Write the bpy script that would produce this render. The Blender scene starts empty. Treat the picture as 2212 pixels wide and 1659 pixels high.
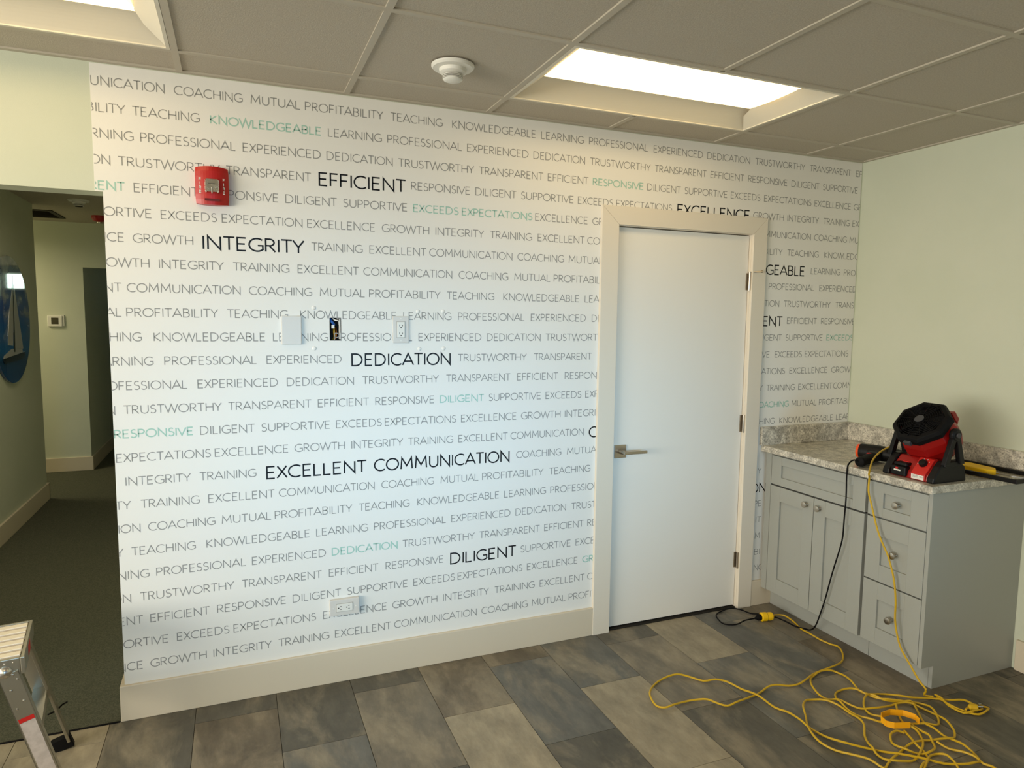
import bpy, bmesh, math, random
from math import sin, cos, pi, radians as R
from mathutils import Vector, Matrix
S = bpy.context.scene
COL = S.collection
random.seed(7)
# ------------------------------------------------------------------ camera
cam_d = bpy.data.cameras.new('camera'); cam = bpy.data.objects.new('camera', cam_d); COL.objects.link(cam)
YAW, PIT, ROL, FPX = -0.38542, -0.09460, -0.01160, 1472.31
cam.matrix_world = Matrix.Translation((0.4348, -2.9154, 1.5806)) @ Matrix.Rotation(YAW, 4, 'Z') @ Matrix.Rotation(PIT, 4, 'X') @ Matrix.Rotation(ROL, 4, 'Y') @ Matrix.Rotation(pi / 2, 4, 'X')
cam_d.sensor_width = 36; cam_d.lens = 36 * FPX / 2212; cam_d.clip_start = .02
S.camera = cam
# ------------------------------------------------------------------ world, daylight, exposure
w = bpy.data.worlds.new('world'); S.world = w; w.use_nodes = True
w.node_tree.nodes['Background'].inputs[0].default_value = (.75, .85, 1, 1)
w.node_tree.nodes['Background'].inputs[1].default_value = .3
S.view_settings.view_transform = 'Standard'; S.view_settings.look = 'None'; S.view_settings.gamma = 1
S.view_settings.exposure = 0; S.view_settings.use_curve_mapping = False
def area(name, loc, rot, sx, sy, power, col, spread=180):
    l = bpy.data.lights.new(name, 'AREA'); l.shape = 'RECTANGLE'; l.size = sx; l.size_y = sy
    l.energy = power; l.color = col; l.spread = R(spread)
    o = bpy.data.objects.new(name, l); COL.objects.link(o); o.location = loc; o.rotation_euler = rot
    return o
# daylight lamps added out of view: one broad soft source at the left wall, and two patches of bluer sky light behind the camera, aimed lower
area('window_daylight', (-4.15, -3.0, 1.45), (0, R(-90), 0), 1.5, 3.4, 265, (1, .945, .84), 180)
area('window_sky', (.3, -4.90, 1.5), (R(84), 0, R(-6)), 1.6, .6, 4.8, (.27, .64, 1), 32)
area('window_sky', (2.1, -4.90, 1.5), (R(84), 0, R(0)), 1.6, .6, 3.0, (.27, .64, 1), 32)
# light spilling from the corridor's own ceiling lamps
area('corridor_lamp', (-2.2, 4.3, 2.40), (0, 0, 0), .6, .6, 20, (1, .86, .55), 170)
area('corridor_lamp', (-.55, 1.6, 2.44), (0, 0, 0), .5, .8, 13, (1, .86, .6), 170)
LENS = 3.9
LENSCOL = (1, .72, .34)
# ------------------------------------------------------------------ helpers
H = 2.4806; XR = 3.7387
class MB:
    def __init__(s): s.v = []; s.f = []; s.mi = []; s.m = 0
    def quad(s, *p):
        n = len(s.v); s.v += [tuple(q) for q in p]; s.f.append(tuple(range(n, n + len(p)))); s.mi.append(s.m); return s
    def box(s, x0, x1, y0, y1, z0, z1, T=None):
        c = [(x, y, z) for z in (z0, z1) for y in (y0, y1) for x in (x0, x1)]
        if T: c = [tuple(T @ Vector(p)) for p in c]
        n = len(s.v); s.v += c
        for a in ((0, 2, 3, 1), (4, 5, 7, 6), (0, 1, 5, 4), (2, 6, 7, 3), (0, 4, 6, 2), (1, 3, 7, 5)):
            s.f.append(tuple(n + i for i in a)); s.mi.append(s.m)
        return s
    def prism(s, poly, d, T=None):
        """poly: 3-D points, extruded by vector d"""
        d = Vector(d); a = [Vector(p) for p in poly]; b = [p + d for p in a]
        if T: a = [T @ p for p in a]; b = [T @ p for p in b]
        n = len(s.v); k = len(a); s.v += [tuple(p) for p in a + b]
        s.f.append(tuple(range(n + k - 1, n - 1, -1))); s.f.append(tuple(range(n + k, n + 2 * k))); s.mi += [s.m] * 2
        for i in range(k):
            j = (i + 1) % k; s.f.append((n + i, n + j, n + k + j, n + k + i)); s.mi.append(s.m)
        return s
    def rings(s, rs, cap=True, closed=False):
        n = len(s.v); k = len(rs[0])
        for r in rs: s.v += [tuple(p) for p in r]
        m = len(rs)
        for a in range(m if closed else m - 1):
            b = (a + 1) % m
            for i in range(k):
                j = (i + 1) % k; s.f.append((n + a * k + i, n + a * k + j, n + b * k + j, n + b * k + i)); s.mi.append(s.m)
        if cap and not closed:
            s.f.append(tuple(range(n + k - 1, n - 1, -1))); s.f.append(tuple(n + (m - 1) * k + i for i in range(k))); s.mi += [s.m] * 2
        return s
    def lathe(s, prof, o, ax, n=24, ph=0, T=None):
        """prof: (radius, distance along ax) pairs"""
        ax = Vector(ax).normalized(); o = Vector(o)
        u = ax.orthogonal().normalized() if abs(ax.z) > .9 else ax.cross(Vector((0, 0, 1))).normalized(); v = ax.cross(u)
        rs = []
        for r, h in prof:
            rs.append([o + ax * h + (u * cos(2 * pi * i / n + ph) + v * sin(2 * pi * i / n + ph)) * max(r, 1e-5) for i in range(n)])
        if T: rs = [[T @ p for p in r] for r in rs]
        return s.rings(rs)
    def cyl(s, a, b, r, n=16, r2=None):
        a = Vector(a); b = Vector(b); return s.lathe([(r, 0), (r if r2 is None else r2, (b - a).length)], a, b - a, n)
    def tube(s, pts, r, n=8, smooth=3):
        P = [Vector(p) for p in pts]
        if smooth > 1:
            q = []
            for i in range(len(P) - 1):
                p0 = P[max(i - 1, 0)]; p1 = P[i]; p2 = P[i + 1]; p3 = P[min(i + 2, len(P) - 1)]
                for k in range(smooth):
                    t = k / smooth
                    q.append(.5 * ((2 * p1) + (p2 - p0) * t + (2 * p0 - 5 * p1 + 4 * p2 - p3) * t * t + (3 * p1 - p0 - 3 * p2 + p3) * t ** 3))
            q.append(P[-1]); P = q
        rs = []; up = None
        for i, p in enumerate(P):
            t = (P[min(i + 1, len(P) - 1)] - P[max(i - 1, 0)]).normalized()
            if up is None: up = t.orthogonal().normalized()
            up = (up - t * up.dot(t)).normalized(); v = t.cross(up)
            rs.append([p + (up * cos(2 * pi * k / n) + v * sin(2 * pi * k / n)) * r for k in range(n)])
        return s.rings(rs)
    def build(s, name, mats, parent=None, bevel=0, smooth=False, kind=None, label=None, seg=2):
        me = bpy.data.meshes.new(name); me.from_pydata(s.v, [], s.f)
        for m in (mats if isinstance(mats, (list, tuple)) else [mats]): me.materials.append(m)
        me.polygons.foreach_set('material_index', s.mi)
        b = bmesh.new(); b.from_mesh(me); bmesh.ops.recalc_face_normals(b, faces=b.faces); b.to_mesh(me); b.free()
        o = bpy.data.objects.new(name, me); COL.objects.link(o)
        if smooth:
            me.polygons.foreach_set('use_smooth', [True] * len(me.polygons))
            e = o.modifiers.new('edges', 'EDGE_SPLIT'); e.split_angle = R(38)
        if bevel:
            m = o.modifiers.new('bevel', 'BEVEL'); m.width = bevel; m.segments = seg; m.limit_method = 'ANGLE'; m.angle_limit = R(40)
        if parent:
            o.parent = parent
            o.matrix_parent_inverse = Matrix.Translation(-parent.location)
        if kind: o['kind'] = kind
        if label: o['label'] = label
        return o
def thing(name, label, cat, loc, group=None):
    o = bpy.data.objects.new(name, None); COL.objects.link(o); o.location = loc; o.empty_display_size = .05
    o['label'] = label; o['category'] = cat
    if group: o['group'] = group
    return o
def holes(x0, x1, z0, z1, hs):
    """rectangles covering x0..x1, z0..z1 except the holes (hx0,hx1,hz0,hz1)"""
    xs = sorted({x0, x1, *[min(max(h[i], x0), x1) for h in hs for i in (0, 1)]}); zs = sorted({z0, z1, *[min(max(h[i], z0), z1) for h in hs for i in (2, 3)]})
    out = []
    for a, b in zip(xs, xs[1:]):
        run = None
        for c, d in zip(zs, zs[1:]):
            mx, mz = (a + b) / 2, (c + d) / 2
            if any(h[0] < mx < h[1] and h[2] < mz < h[3] for h in hs):
                if run: out.append(run); run = None
            else: run = (a, b, run[2] if run else c, d)
        if run: out.append(run)
    return out
# ------------------------------------------------------------------ materials
def lin(c):
    return tuple((x / 255 / 12.92 if x <= 10 else ((x / 255 + .055) / 1.055) ** 2.4) for x in c) + (1,)
def mat(name, c, rough=.6, metal=0, noise=None, bump=None, spec=.5, coat=0):
    """c = sRGB 0..255; noise=(scale, sRGB2, detail) mixes a second colour; bump=(scale, strength)"""
    m = bpy.data.materials.new(name); m.use_nodes = True; n = m.node_tree.nodes; L = m.node_tree.links
    b = n['Principled BSDF']; b.inputs['Base Color'].default_value = lin(c); b.inputs['Roughness'].default_value = rough
    b.inputs['Metallic'].default_value = metal; b.inputs['Specular IOR Level'].default_value = spec; b.inputs['Coat Weight'].default_value = coat
    tc = n.new('ShaderNodeTexCoord')
    if noise:
        t = n.new('ShaderNodeTexNoise'); t.inputs['Scale'].default_value = noise[0]; t.inputs['Detail'].default_value = noise[2] if len(noise) > 2 else 4
        L.new(tc.outputs['Object'], t.inputs['Vector'])
        r = n.new('ShaderNodeValToRGB'); r.color_ramp.elements[0].position = .38; r.color_ramp.elements[1].position = .62
        r.color_ramp.elements[0].color = lin(c); r.color_ramp.elements[1].color = lin(noise[1])
        L.new(t.outputs['Fac'], r.inputs['Fac']); L.new(r.outputs['Color'], b.inputs['Base Color'])
    if bump:
        t = n.new('ShaderNodeTexNoise'); t.inputs['Scale'].default_value = bump[0]; t.inputs['Detail'].default_value = 3
        L.new(tc.outputs['Object'], t.inputs['Vector'])
        q = n.new('ShaderNodeBump'); q.inputs['Strength'].default_value = bump[1]; q.inputs['Distance'].default_value = .002
        L.new(t.outputs['Fac'], q.inputs['Height']); L.new(q.outputs['Normal'], b.inputs['Normal'])
    return m
def emit(name, c, s):
    m = bpy.data.materials.new(name); m.use_nodes = True; b = m.node_tree.nodes['Principled BSDF']
    b.inputs['Base Color'].default_value = (.8, .8, .8, 1); b.inputs['Emission Color'].default_value = (*c, 1); b.inputs['Emission Strength'].default_value = s
    return m
M = dict(
    mint=mat('mint_paint', (206, 210, 191), .6, noise=(3, (203, 208, 188)), bump=(260, .12)),
    trim=mat('white_trim_paint', (229, 220, 204), .42, bump=(120, .04)),
    base=mat('baseboard_paint', (214, 202, 180), .42, bump=(120, .04)), seam=mat('plate_seam', (172, 168, 160), .6),
    door=mat('white_door_paint', (240, 236, 227), .4, bump=(150, .03)),
    ceil=mat('acoustic_tile', (196, 188, 174), .95, noise=(190, (184, 176, 162), 6), bump=(240, .35), spec=.1),
    tee=mat('grid_tee_enamel', (186, 178, 162), .5),
    mural=mat('mural_vinyl', (236, 234, 228), .5, bump=(420, .08), spec=.3),
    ink=mat('grey_ink', (150, 150, 147), .6, spec=.2), black=mat('black_ink', (14, 15, 19), .5, spec=.3), teal=mat('teal_ink', (166, 203, 190), .6, spec=.2),
    cab=mat('grey_cabinet_paint', (162, 164, 158), .42, bump=(160, .03)), cabin=mat('cabinet_shadow_gap', (60, 60, 57), .8),
    nickel=mat('satin_nickel', (190, 180, 165), .28, 1), steel=mat('bright_steel', (215, 215, 215), .2, 1),
    alu=mat('brushed_aluminium', (196, 192, 178), .34, 1, bump=(90, .08)), aluL=mat('lit_aluminium_tread', (255, 244, 224), .4, .25), deckm=mat('tread_groove', (96, 74, 62), .6, .2), platew=mat('plate_plastic', (216, 212, 205), .4),  # aluL: near-white colour paints in the ceiling light reflected by the slats
    red=mat('red_plastic', (150, 14, 11), .38), redp=mat('red_panel', (196, 30, 23), .45), blk=mat('black_plastic', (12, 11, 12), .5, spec=.3), rub=mat('black_rubber', (8, 7, 8), .7, spec=.2),
    dgrey=mat('dark_grey_plastic', (62, 62, 66), .5), orange=mat('orange_plastic', (240, 84, 28), .45), yel=mat('yellow_plastic', (244, 196, 8), .45),
    cord=mat('yellow_cord_jacket', (205, 166, 26), .45, bump=(900, .2)), strap=mat('orange_yellow_strap', (250, 176, 10), .6),
    white=mat('white_plastic', (232, 230, 222), .4), firered=mat('fire_alarm_red', (178, 26, 22), .35),
    dark=mat('dark_void', (30, 26, 18), .9), paper=mat('label_paper', (196, 184, 176), .6, noise=(60, (182, 170, 162))),
    sub=mat('grout', (92, 86, 74), .9), glow=emit('lamp_lens', LENSCOL, LENS), win=emit('panel_glow', (.72, 1, .9), 5),
    enamel=mat('white_enamel_reflector', (222, 216, 200), .45), copper=mat('copper_wire', (180, 110, 50), .4, 1), blue=mat('blue_cable', (30, 92, 170), .5), tan=mat('tan_cable', (190, 150, 40), .5),
    lcd=mat('thermostat_screen', (70, 66, 50), .2), strobe=mat('strobe_reflector', (225, 222, 212), .12, 1, bump=(45, .5)), vent=mat('dark_vent', (58, 54, 42), .8),
)
def granite():
    m = bpy.data.materials.new('speckled_granite'); m.use_nodes = True; n = m.node_tree.nodes; L = m.node_tree.links; b = n['Principled BSDF']
    tc = n.new('ShaderNodeTexCoord'); b.inputs['Roughness'].default_value = .28
    def ramp(sc, det, st):
        t = n.new('ShaderNodeTexNoise'); t.inputs['Scale'].default_value = sc; t.inputs['Detail'].default_value = det; t.inputs['Roughness'].default_value = .65
        L.new(tc.outputs['Object'], t.inputs['Vector']); r = n.new('ShaderNodeValToRGB'); e = r.color_ramp.elements
        e[0].position, e[0].color = st[0][0], lin(st[0][1]); e[1].position, e[1].color = st[-1][0], lin(st[-1][1])
        for p, c in st[1:-1]:
            k = e.new(p); k.color = lin(c)
        L.new(t.outputs['Fac'], r.inputs['Fac']); return r
    a = ramp(120, 5, [(.30, (132, 126, 116)), (.42, (188, 182, 169)), (.54, (220, 214, 199)), (.68, (240, 234, 220))])
    c = ramp(20, 3, [(.4, (200, 200, 200)), (.6, (255, 255, 255))])
    x = n.new('ShaderNodeMixRGB'); x.blend_type = 'MULTIPLY'; x.inputs[0].default_value = 1
    L.new(a.outputs[0], x.inputs[1]); L.new(c.outputs[0], x.inputs[2]); L.new(x.outputs[0], b.inputs['Base Color']); return m
M['granite'] = granite()
def vinyl():
    m = bpy.data.materials.new('stone_look_plank'); m.use_nodes = True; n = m.node_tree.nodes; L = m.node_tree.links; b = n['Principled BSDF']
    tc = n.new('ShaderNodeTexCoord'); oi = n.new('ShaderNodeObjectInfo')
    mp = n.new('ShaderNodeMapping'); mp.inputs['Scale'].default_value = (4.2, 1.7, 1)
    cx = n.new('ShaderNodeCombineXYZ'); mu = n.new('ShaderNodeMath'); mu.operation = 'MULTIPLY'; mu.inputs[1].default_value = 60
    L.new(oi.outputs['Random'], mu.inputs[0]); L.new(mu.outputs[0], cx.inputs[0]); L.new(mu.outputs[0], cx.inputs[1])
    L.new(cx.outputs[0], mp.inputs['Location']); L.new(tc.outputs['Object'], mp.inputs['Vector'])
    t = n.new('ShaderNodeTexNoise'); t.inputs['Scale'].default_value = 1.1; t.inputs['Detail'].default_value = 9; t.inputs['Roughness'].default_value = .62; t.inputs['Distortion'].default_value = .5
    L.new(mp.outputs[0], t.inputs['Vector'])
    r = n.new('ShaderNodeValToRGB'); r.color_ramp.elements[0].position = .47; r.color_ramp.elements[1].position = .62
    r.color_ramp.elements[0].color = (0, 0, 0, 1); r.color_ramp.elements[1].color = (.62, .62, .62, 1); L.new(t.outputs['Fac'], r.inputs['Fac'])
    x = n.new('ShaderNodeMixRGB'); x.inputs[2].default_value = lin((176, 163, 138)); L.new(r.outputs[0], x.inputs[0]); L.new(oi.outputs['Color'], x.inputs[1])
    t2 = n.new('ShaderNodeTexNoise'); t2.inputs['Scale'].default_value = 2.6; t2.inputs['Detail'].default_value = 8; t2.inputs['Roughness'].default_value = .7; L.new(mp.outputs[0], t2.inputs['Vector'])
    r2 = n.new('ShaderNodeValToRGB'); r2.color_ramp.elements[0].color = (.50, .51, .53, 1); r2.color_ramp.elements[1].color = (1.0, 1.0, 1.0, 1); r2.color_ramp.elements[0].position = .3; r2.color_ramp.elements[1].position = .7
    L.new(t2.outputs['Fac'], r2.inputs['Fac'])
    y = n.new('ShaderNodeMixRGB'); y.blend_type = 'MULTIPLY'; y.inputs[0].default_value = 1; L.new(x.outputs[0], y.inputs[1]); L.new(r2.outputs[0], y.inputs[2])
    L.new(y.outputs[0], b.inputs['Base Color']); b.inputs['Roughness'].default_value = .5; b.inputs['Specular IOR Level'].default_value = .35
    q = n.new('ShaderNodeBump'); q.inputs['Strength'].default_value = .12; q.inputs['Distance'].default_value = .002; L.new(t2.outputs['Fac'], q.inputs['Height']); L.new(q.outputs[0], b.inputs['Normal'])
    return m
M['vinyl'] = vinyl()
M['carpet'] = mat('green_grey_carpet', (98, 98, 84), .98, noise=(170, (78, 82, 70), 6), bump=(420, .9), spec=.05)
# ================================================================== the setting
PX0, PP = -.054, .3048   # plank grid
fl = MB().box(-4.2, XR + .1, -5.1, .1, -.12, -.006).box(-4.2, .62, .1, 9.1, -.12, -.006).build('floor', M['sub'], kind='structure')
shade = dict(d=(108, 104, 93), m=(138, 130, 114), l=(180, 168, 143), g=(120, 119, 112), b=(125, 114, 96))
known = {(0, 1): 'd', (0, 0): 'd', (1, 1): 'd', (1, 0): 'b', (2, 1): 'd', (2, 0): 'g', (3, 1): 'd', (3, 0): 'm', (4, 1): 'b', (4, 0): 'l', (5, 1): 'b', (5, 0): 'g', (5, -1): 'd', (6, 1): 'g', (6, 0): 'l', (6, -1): 'l',
         (7, 1): 'd', (7, 0): 'm', (7, -1): 'd', (8, 1): 'l', (8, 0): 'g', (8, -1): 'd', (9, 1): 'g', (9, 0): 'g', (9, -1): 'm', (10, 1): 'm', (10, 0): 'b', (10, -1): 'd', (11, 1): 'm', (11, 0): 'm', (11, -1): 'd', (-1, 1): 'l', (-1, 0): 'l', (-2, 0): 'm', (-2, 1): 'l', (12, -1): 'd', (10, -2): 'd', (11, -2): 'd', (9, -2): 'd'}
tile_mesh = {}
def plank(x0, x1, y0, y1, key):
    sz = (round(x1 - x0, 4), round(y1 - y0, 4))
    if sz not in tile_mesh:
        g = .0011; b = MB().box(g, sz[0] - g, g, sz[1] - g, -.004, 0); o = b.build('floor_plank', M['vinyl'], fl, bevel=0); tile_mesh[sz] = o.data
    else:
        o = bpy.data.objects.new('floor_plank', tile_mesh[sz]); COL.objects.link(o); o.parent = fl
    o.location = (x0, y0, 0)
    c = lin(shade[key]); f = random.uniform(.92, 1.06); o.color = (c[0] * f, c[1] * f, c[2] * f, 1)
for k in range(-4, 13):
    x0 = PX0 + PP * k; x1 = min(x0 + PP, XR - .0)
    for n in range(-5, 2):
        base = -.435 if k % 2 == 0 else -.130
        y1 = base + .6096 * (n) ; y0 = y1 - .6096     # n=1 touches the wall
        key = known.get((k, n), random.choice('ddmgblmd') if (k + n) else 'm')
        y0_, y1_ = y0, min(y1, -.0125 if x0 < -.06 else -.0)
        if n == 1 and k % 2 == 0: pass
        if y1_ - y0_ < .02 or y0_ < -3.4: continue
        plank(x0, x1, y0_, y1_, key)
MB().box(-4.2, .62, -.0125, 9.1, -.004, .004).build('carpet', M['carpet'], fl, label='dark green-grey corridor carpet')
MB().box(-4.2, -.02, -.0165, -.0115, -.003, .005).build('carpet_edge_strip', M['rub'], fl)
# back wall with door, open electrical box and corridor opening
YB = .114
DX0, DX1, DZ = 2.150, 2.982, 2.045
BOX = (.7975, .8445, 1.484, 1.5785)
wb = MB()
for a, b, c, d in holes(-4.2, XR + .1, 0, H + .25, [(-1.09, 0, -1, 2.027), (DX0, DX1, -1, DZ), BOX]): wb.box(a, b, 0, YB, c, d)
wb = wb.build('wall_back', M['mint'], kind='structure')
MB().box(XR, XR + .1, -5.1, 0, 0, H + .25).build('wall_right', M['mint'], kind='structure')
MB().box(-4.3, -4.2, -5.1, 9.1, 0, H + .25).build('wall_left', M['mint'], kind='structure')
wf = MB()
for a, b, c, d in holes(-4.2, XR, 0, H + .25, [(-1.15, 3.55, .35, 2.35)]): wf.box(a, b, -5.1, -5.0, c, d)
wf.build('wall_front', M['mint'], kind='structure')
win = MB().box(-1.15, -1.10, -5.08, -5.0, .35, 2.35).box(3.50, 3.55, -5.08, -5.0, .35, 2.35).box(-1.1, 3.5, -5.08, -5.0, .35, .41).box(-1.1, 3.5, -5.08, -5.0, 2.29, 2.35).box(.42, .47, -5.07, -5.01, .41, 2.29).box(1.95, 2.0, -5.07, -5.01, .41, 2.29).build('fill_window_1', M['trim'], kind='structure')  # unseen storefront frame, added to go with the fill light from behind
# corridor shell
MB().box(-1.19, -1.09, YB, 3.87, 0, H + .25).box(-4.2, -1.19, 3.77, 3.87, 0, H + .25).build('wall_corridor_left', M['mint'], kind='structure')
MB().box(-4.2, -.955, 5.03, 5.15, 0, H + .25).box(-.955, .62, 5.03, 5.15, 2.043, H + .25).box(-1.055, -.955, 5.15, 9.0, 0, H + .25).build('wall_corridor_far', M['mint'], kind='structure')
MB().box(.52, .62, YB, 9.0, 0, H + .25).build('wall_corridor_right', M['mint'], kind='structure')
MB().box(-1.055, .62, 9.0, 9.1, 0, H + .25).build('wall_corridor_end', M['mint'], kind='structure')
w2 = MB().box(.215, .470, 8.97, 9.0, 1.915, 2.175).build('glow_panel', M['trim'], kind='structure')  # unseen glowing panel, added for its reflection in the round picture
MB().box(.245, .437, 8.962, 8.97, 1.946, 2.146).build('pane', M['win'], w2)
# baseboards
def base(name, *boxes):
    b = MB()
    for x in boxes: b.box(*x)
    return b.build(name, M['base'], kind='structure', bevel=.003)
ZB = .143
base('baseboard_back', (-.016, 2.066, -.016, .0, 0, ZB), (-.016, 0, 0, YB + .016, 0, ZB))
base('baseboard_back', (3.0615, 3.25, -.016, 0, 0, ZB))
base('baseboard_right', (XR - .016, XR, -4.9, -1.003, 0, ZB))
base('baseboard_corridor_left', (-1.09, -1.074, YB, 3.886, 0.003, ZB), (-4.2, -1.074, 3.87, 3.886, 0.003, ZB))
base('baseboard_corridor_far', (-4.2, -.939, 5.014, 5.03, 0.003, ZB), (-.955, -.939, 5.03, 9.0, 0.003, ZB))
# ceiling: grid of tees with lay-in tiles
ceil = MB().box(-4.2, XR, -5.1, 9.1, H + .12, H + .14).build('ceiling', M['ceil'], kind='structure')
GX, GY, G = 1.4846, -.2214, .6096
T2 = .0115
lights = [(GX, GY - G), (GX - 2 * 1.2192, GY - G), (GX, GY - 5 * G), (GX - 2 * 1.2192, GY - 5 * G)]
xs = [GX + G * k for k in range(-9, 4)]; ys = [GY - G * k for k in range(0, 8)]
tees = MB()
def inlight(x, y): return any(l[0] + .01 < x < l[0] + 1.21 and l[1] + .01 < y < l[1] + .60 for l in lights)
xe = [-4.2] + xs + [XR]; ye = [0.0] + ys + [-5.0]
for x in xs:
    for a, b in zip(ye, ye[1:]):
        if not inlight(x, (a + b) / 2): tees.box(x - T2, x + T2, b, a, H, H + .02)
for y in ys:
    for a, b in zip(xe, xe[1:]):
        tees.box(a + (T2 if a > -4.2 else 0), b - (T2 if b < XR else 0), y - T2, y + T2, H, H + .02)
tees.build('ceiling_grid', M['tee'], ceil, label='cream painted metal grid tees')
mold = MB().box(-4.2, XR - .0, -.022, 0, H - .001, H + .02).box(XR - .022, XR, -5, -.022, H - .001, H + .02)
mold.build('wall_angle', M['tee'], ceil)
tm = {}
def ctile(x0, x1, y0, y1, z=None):
    key = (round(x1 - x0, 3), round(y1 - y0, 3)); z = H + .0045 + random.uniform(0, .0012) if z is None else z
    if key not in tm:
        o = MB().box(0, key[0], 0, key[1], 0, .015).build('ceiling_tile', M['ceil'], ceil); tm[key] = o.data
    else:
        o = bpy.data.objects.new('ceiling_tile', tm[key]); COL.objects.link(o); o.parent = ceil
    o.location = (x0, y0, z)
for i in range(len(xe) - 1):
    for j in range(len(ye) - 1):
        x0, x1, y1, y0 = xe[i], xe[i + 1], ye[j], ye[j + 1]
        if x1 < -1.5 or y0 < -3.5: 
            continue
        if inlight((x0 + x1) / 2, (y0 + y1) / 2): continue
        ctile(x0 + .004, x1 - .004, y0 + .004, y1 - .004)
MB().box(-4.2, -1.5, -5, 0, H + .005, H + .015).box(-1.57, XR, -5, -3.5, H + .0075, H + .015).build('ceiling_tile', M['ceil'], ceil, label='ceiling tiles beyond the frame')
# corridor ceiling
MB().box(-1.09, .52, YB, 3.87, H, H + .02).box(-4.2, .52, 3.87, 9.0, H, H + .02).build('ceiling', M['ceil'], kind='structure')
# ---------------------------------------------------------------- door
CXL, CXR, ZC = 2.0639, 3.0629, 2.1276
IXL, IXR, IZ = 2.1582, 2.9735, 2.0400
dr = MB().box(2.1625, 2.9690, .012, .047, .014, 2.0330).build('door_1', M['door'], kind='structure', bevel=.0015)
jm = MB().box(DX0, 2.1600, -.002, YB, 0, DZ).box(2.9715, DX1, -.002, YB, 0, DZ).box(2.16, 2.9715, -.002, YB, 2.0375, DZ)
jm.box(2.16, 2.1725, .049, .062, 0, 2.0375).box(2.959, 2.9715, .049, .062, 0, 2.0375).box(2.1725, 2.959, .049, .062, 2.025, 2.0375)
jm.build('door_frame', M['trim'], dr)
cs = MB()
for p in ([(CXL, 0), (IXL, 0), (IXL, IZ), (CXL, ZC)], [(CXR, 0), (CXR, ZC), (IXR, IZ), (IXR, 0)], [(CXL + .0006, ZC), (IXL + .0006, IZ + .0003), (IXR - .0006, IZ + .0003), (CXR - .0006, ZC)]):
    c = MB().prism([(x, 0, z) for x, z in p], (0, -.018, 0)).build('door_casing', M['trim'], dr, bevel=.0015)
MB().box(2.16, 2.9715, .0, .115, .0, .006).build('door_threshold', M['dark'], dr)
MB().box(1.9, 3.2, .2, .22, 0, 2.4).build('wall_closet', M['dark'], kind='structure')
for z0, z1 in ((1.748, 1.84), (.985, 1.08), (.228, .318)):
    h = MB().cyl((2.9695, -.0035, z0), (2.9695, -.0035, z1), .0068, 12).box(2.955, 2.9690, .0085, .0118, z0 + .002, z1 - .002).box(2.9712, 2.9732, -.003, .03, z0 + .002, z1 - .002)
    h.build('hinge', M['nickel'], dr)
st = MB().cyl((2.9695, -.0035, 1.8402), (2.9695, -.0035, 1.846), .008, 12).cyl((2.9695, -.006, 1.843), (3.012, -.040, 1.846), .0028, 8).cyl((3.010, -.0385, 1.846), (3.018, -.045, 1.8465), .007, 10)
st.build('hinge_pin_stop', M['nickel'], dr, smooth=True)
hd = MB().box(2.1785, 2.2445, .004, .0118, .8935, .9595).build('door_handle', M['nickel'], dr, bevel=.0015)
lv = MB().cyl((2.211, .004, .9265), (2.211, -.041, .9265), .0115, 20)
lv.box(2.200, 2.334, -.052, -.040, .9195, .9345)
lv.build('lever', M['nickel'], hd, bevel=.002)
# ---------------------------------------------------------------- mural
mural = thing('word_mural', 'white wall mural of grey, teal and black capital words beside the door', 'mural', (1.0, 0, 0))
mp = MB()
for a, b, c, d in holes(0, CXL + .02, .12, 2.027, [BOX]): mp.box(a, b, -.0011, -.0003, c, d)
mp.box(-.026, CXL + .02, -.0011, -.0003, 2.027, H - .004).box(CXL + .02, CXR - .02, -.0011, -.0003, ZC - .03, H - .004).box(CXR - .02, XR - .008, -.0011, -.0003, .12, H - .004)
mp.build('mural_paper', M['mural'], mural)
bp = [(.5, .5), (1, 1)]
for x, z in ((.735, 1.452), (1.178, 1.447), (1.288, 1.449), (1.172, 1.61), (1.285, 1.612), (.735, 1.618)):
    MB().lathe([(.0095, 0), (.008, .002), (.004, .0034), (.0001, .0038)], (x, -.0008, z), (0, -1, 0), 14).build('screw_bump', M['mural'], mural, smooth=True)
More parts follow.
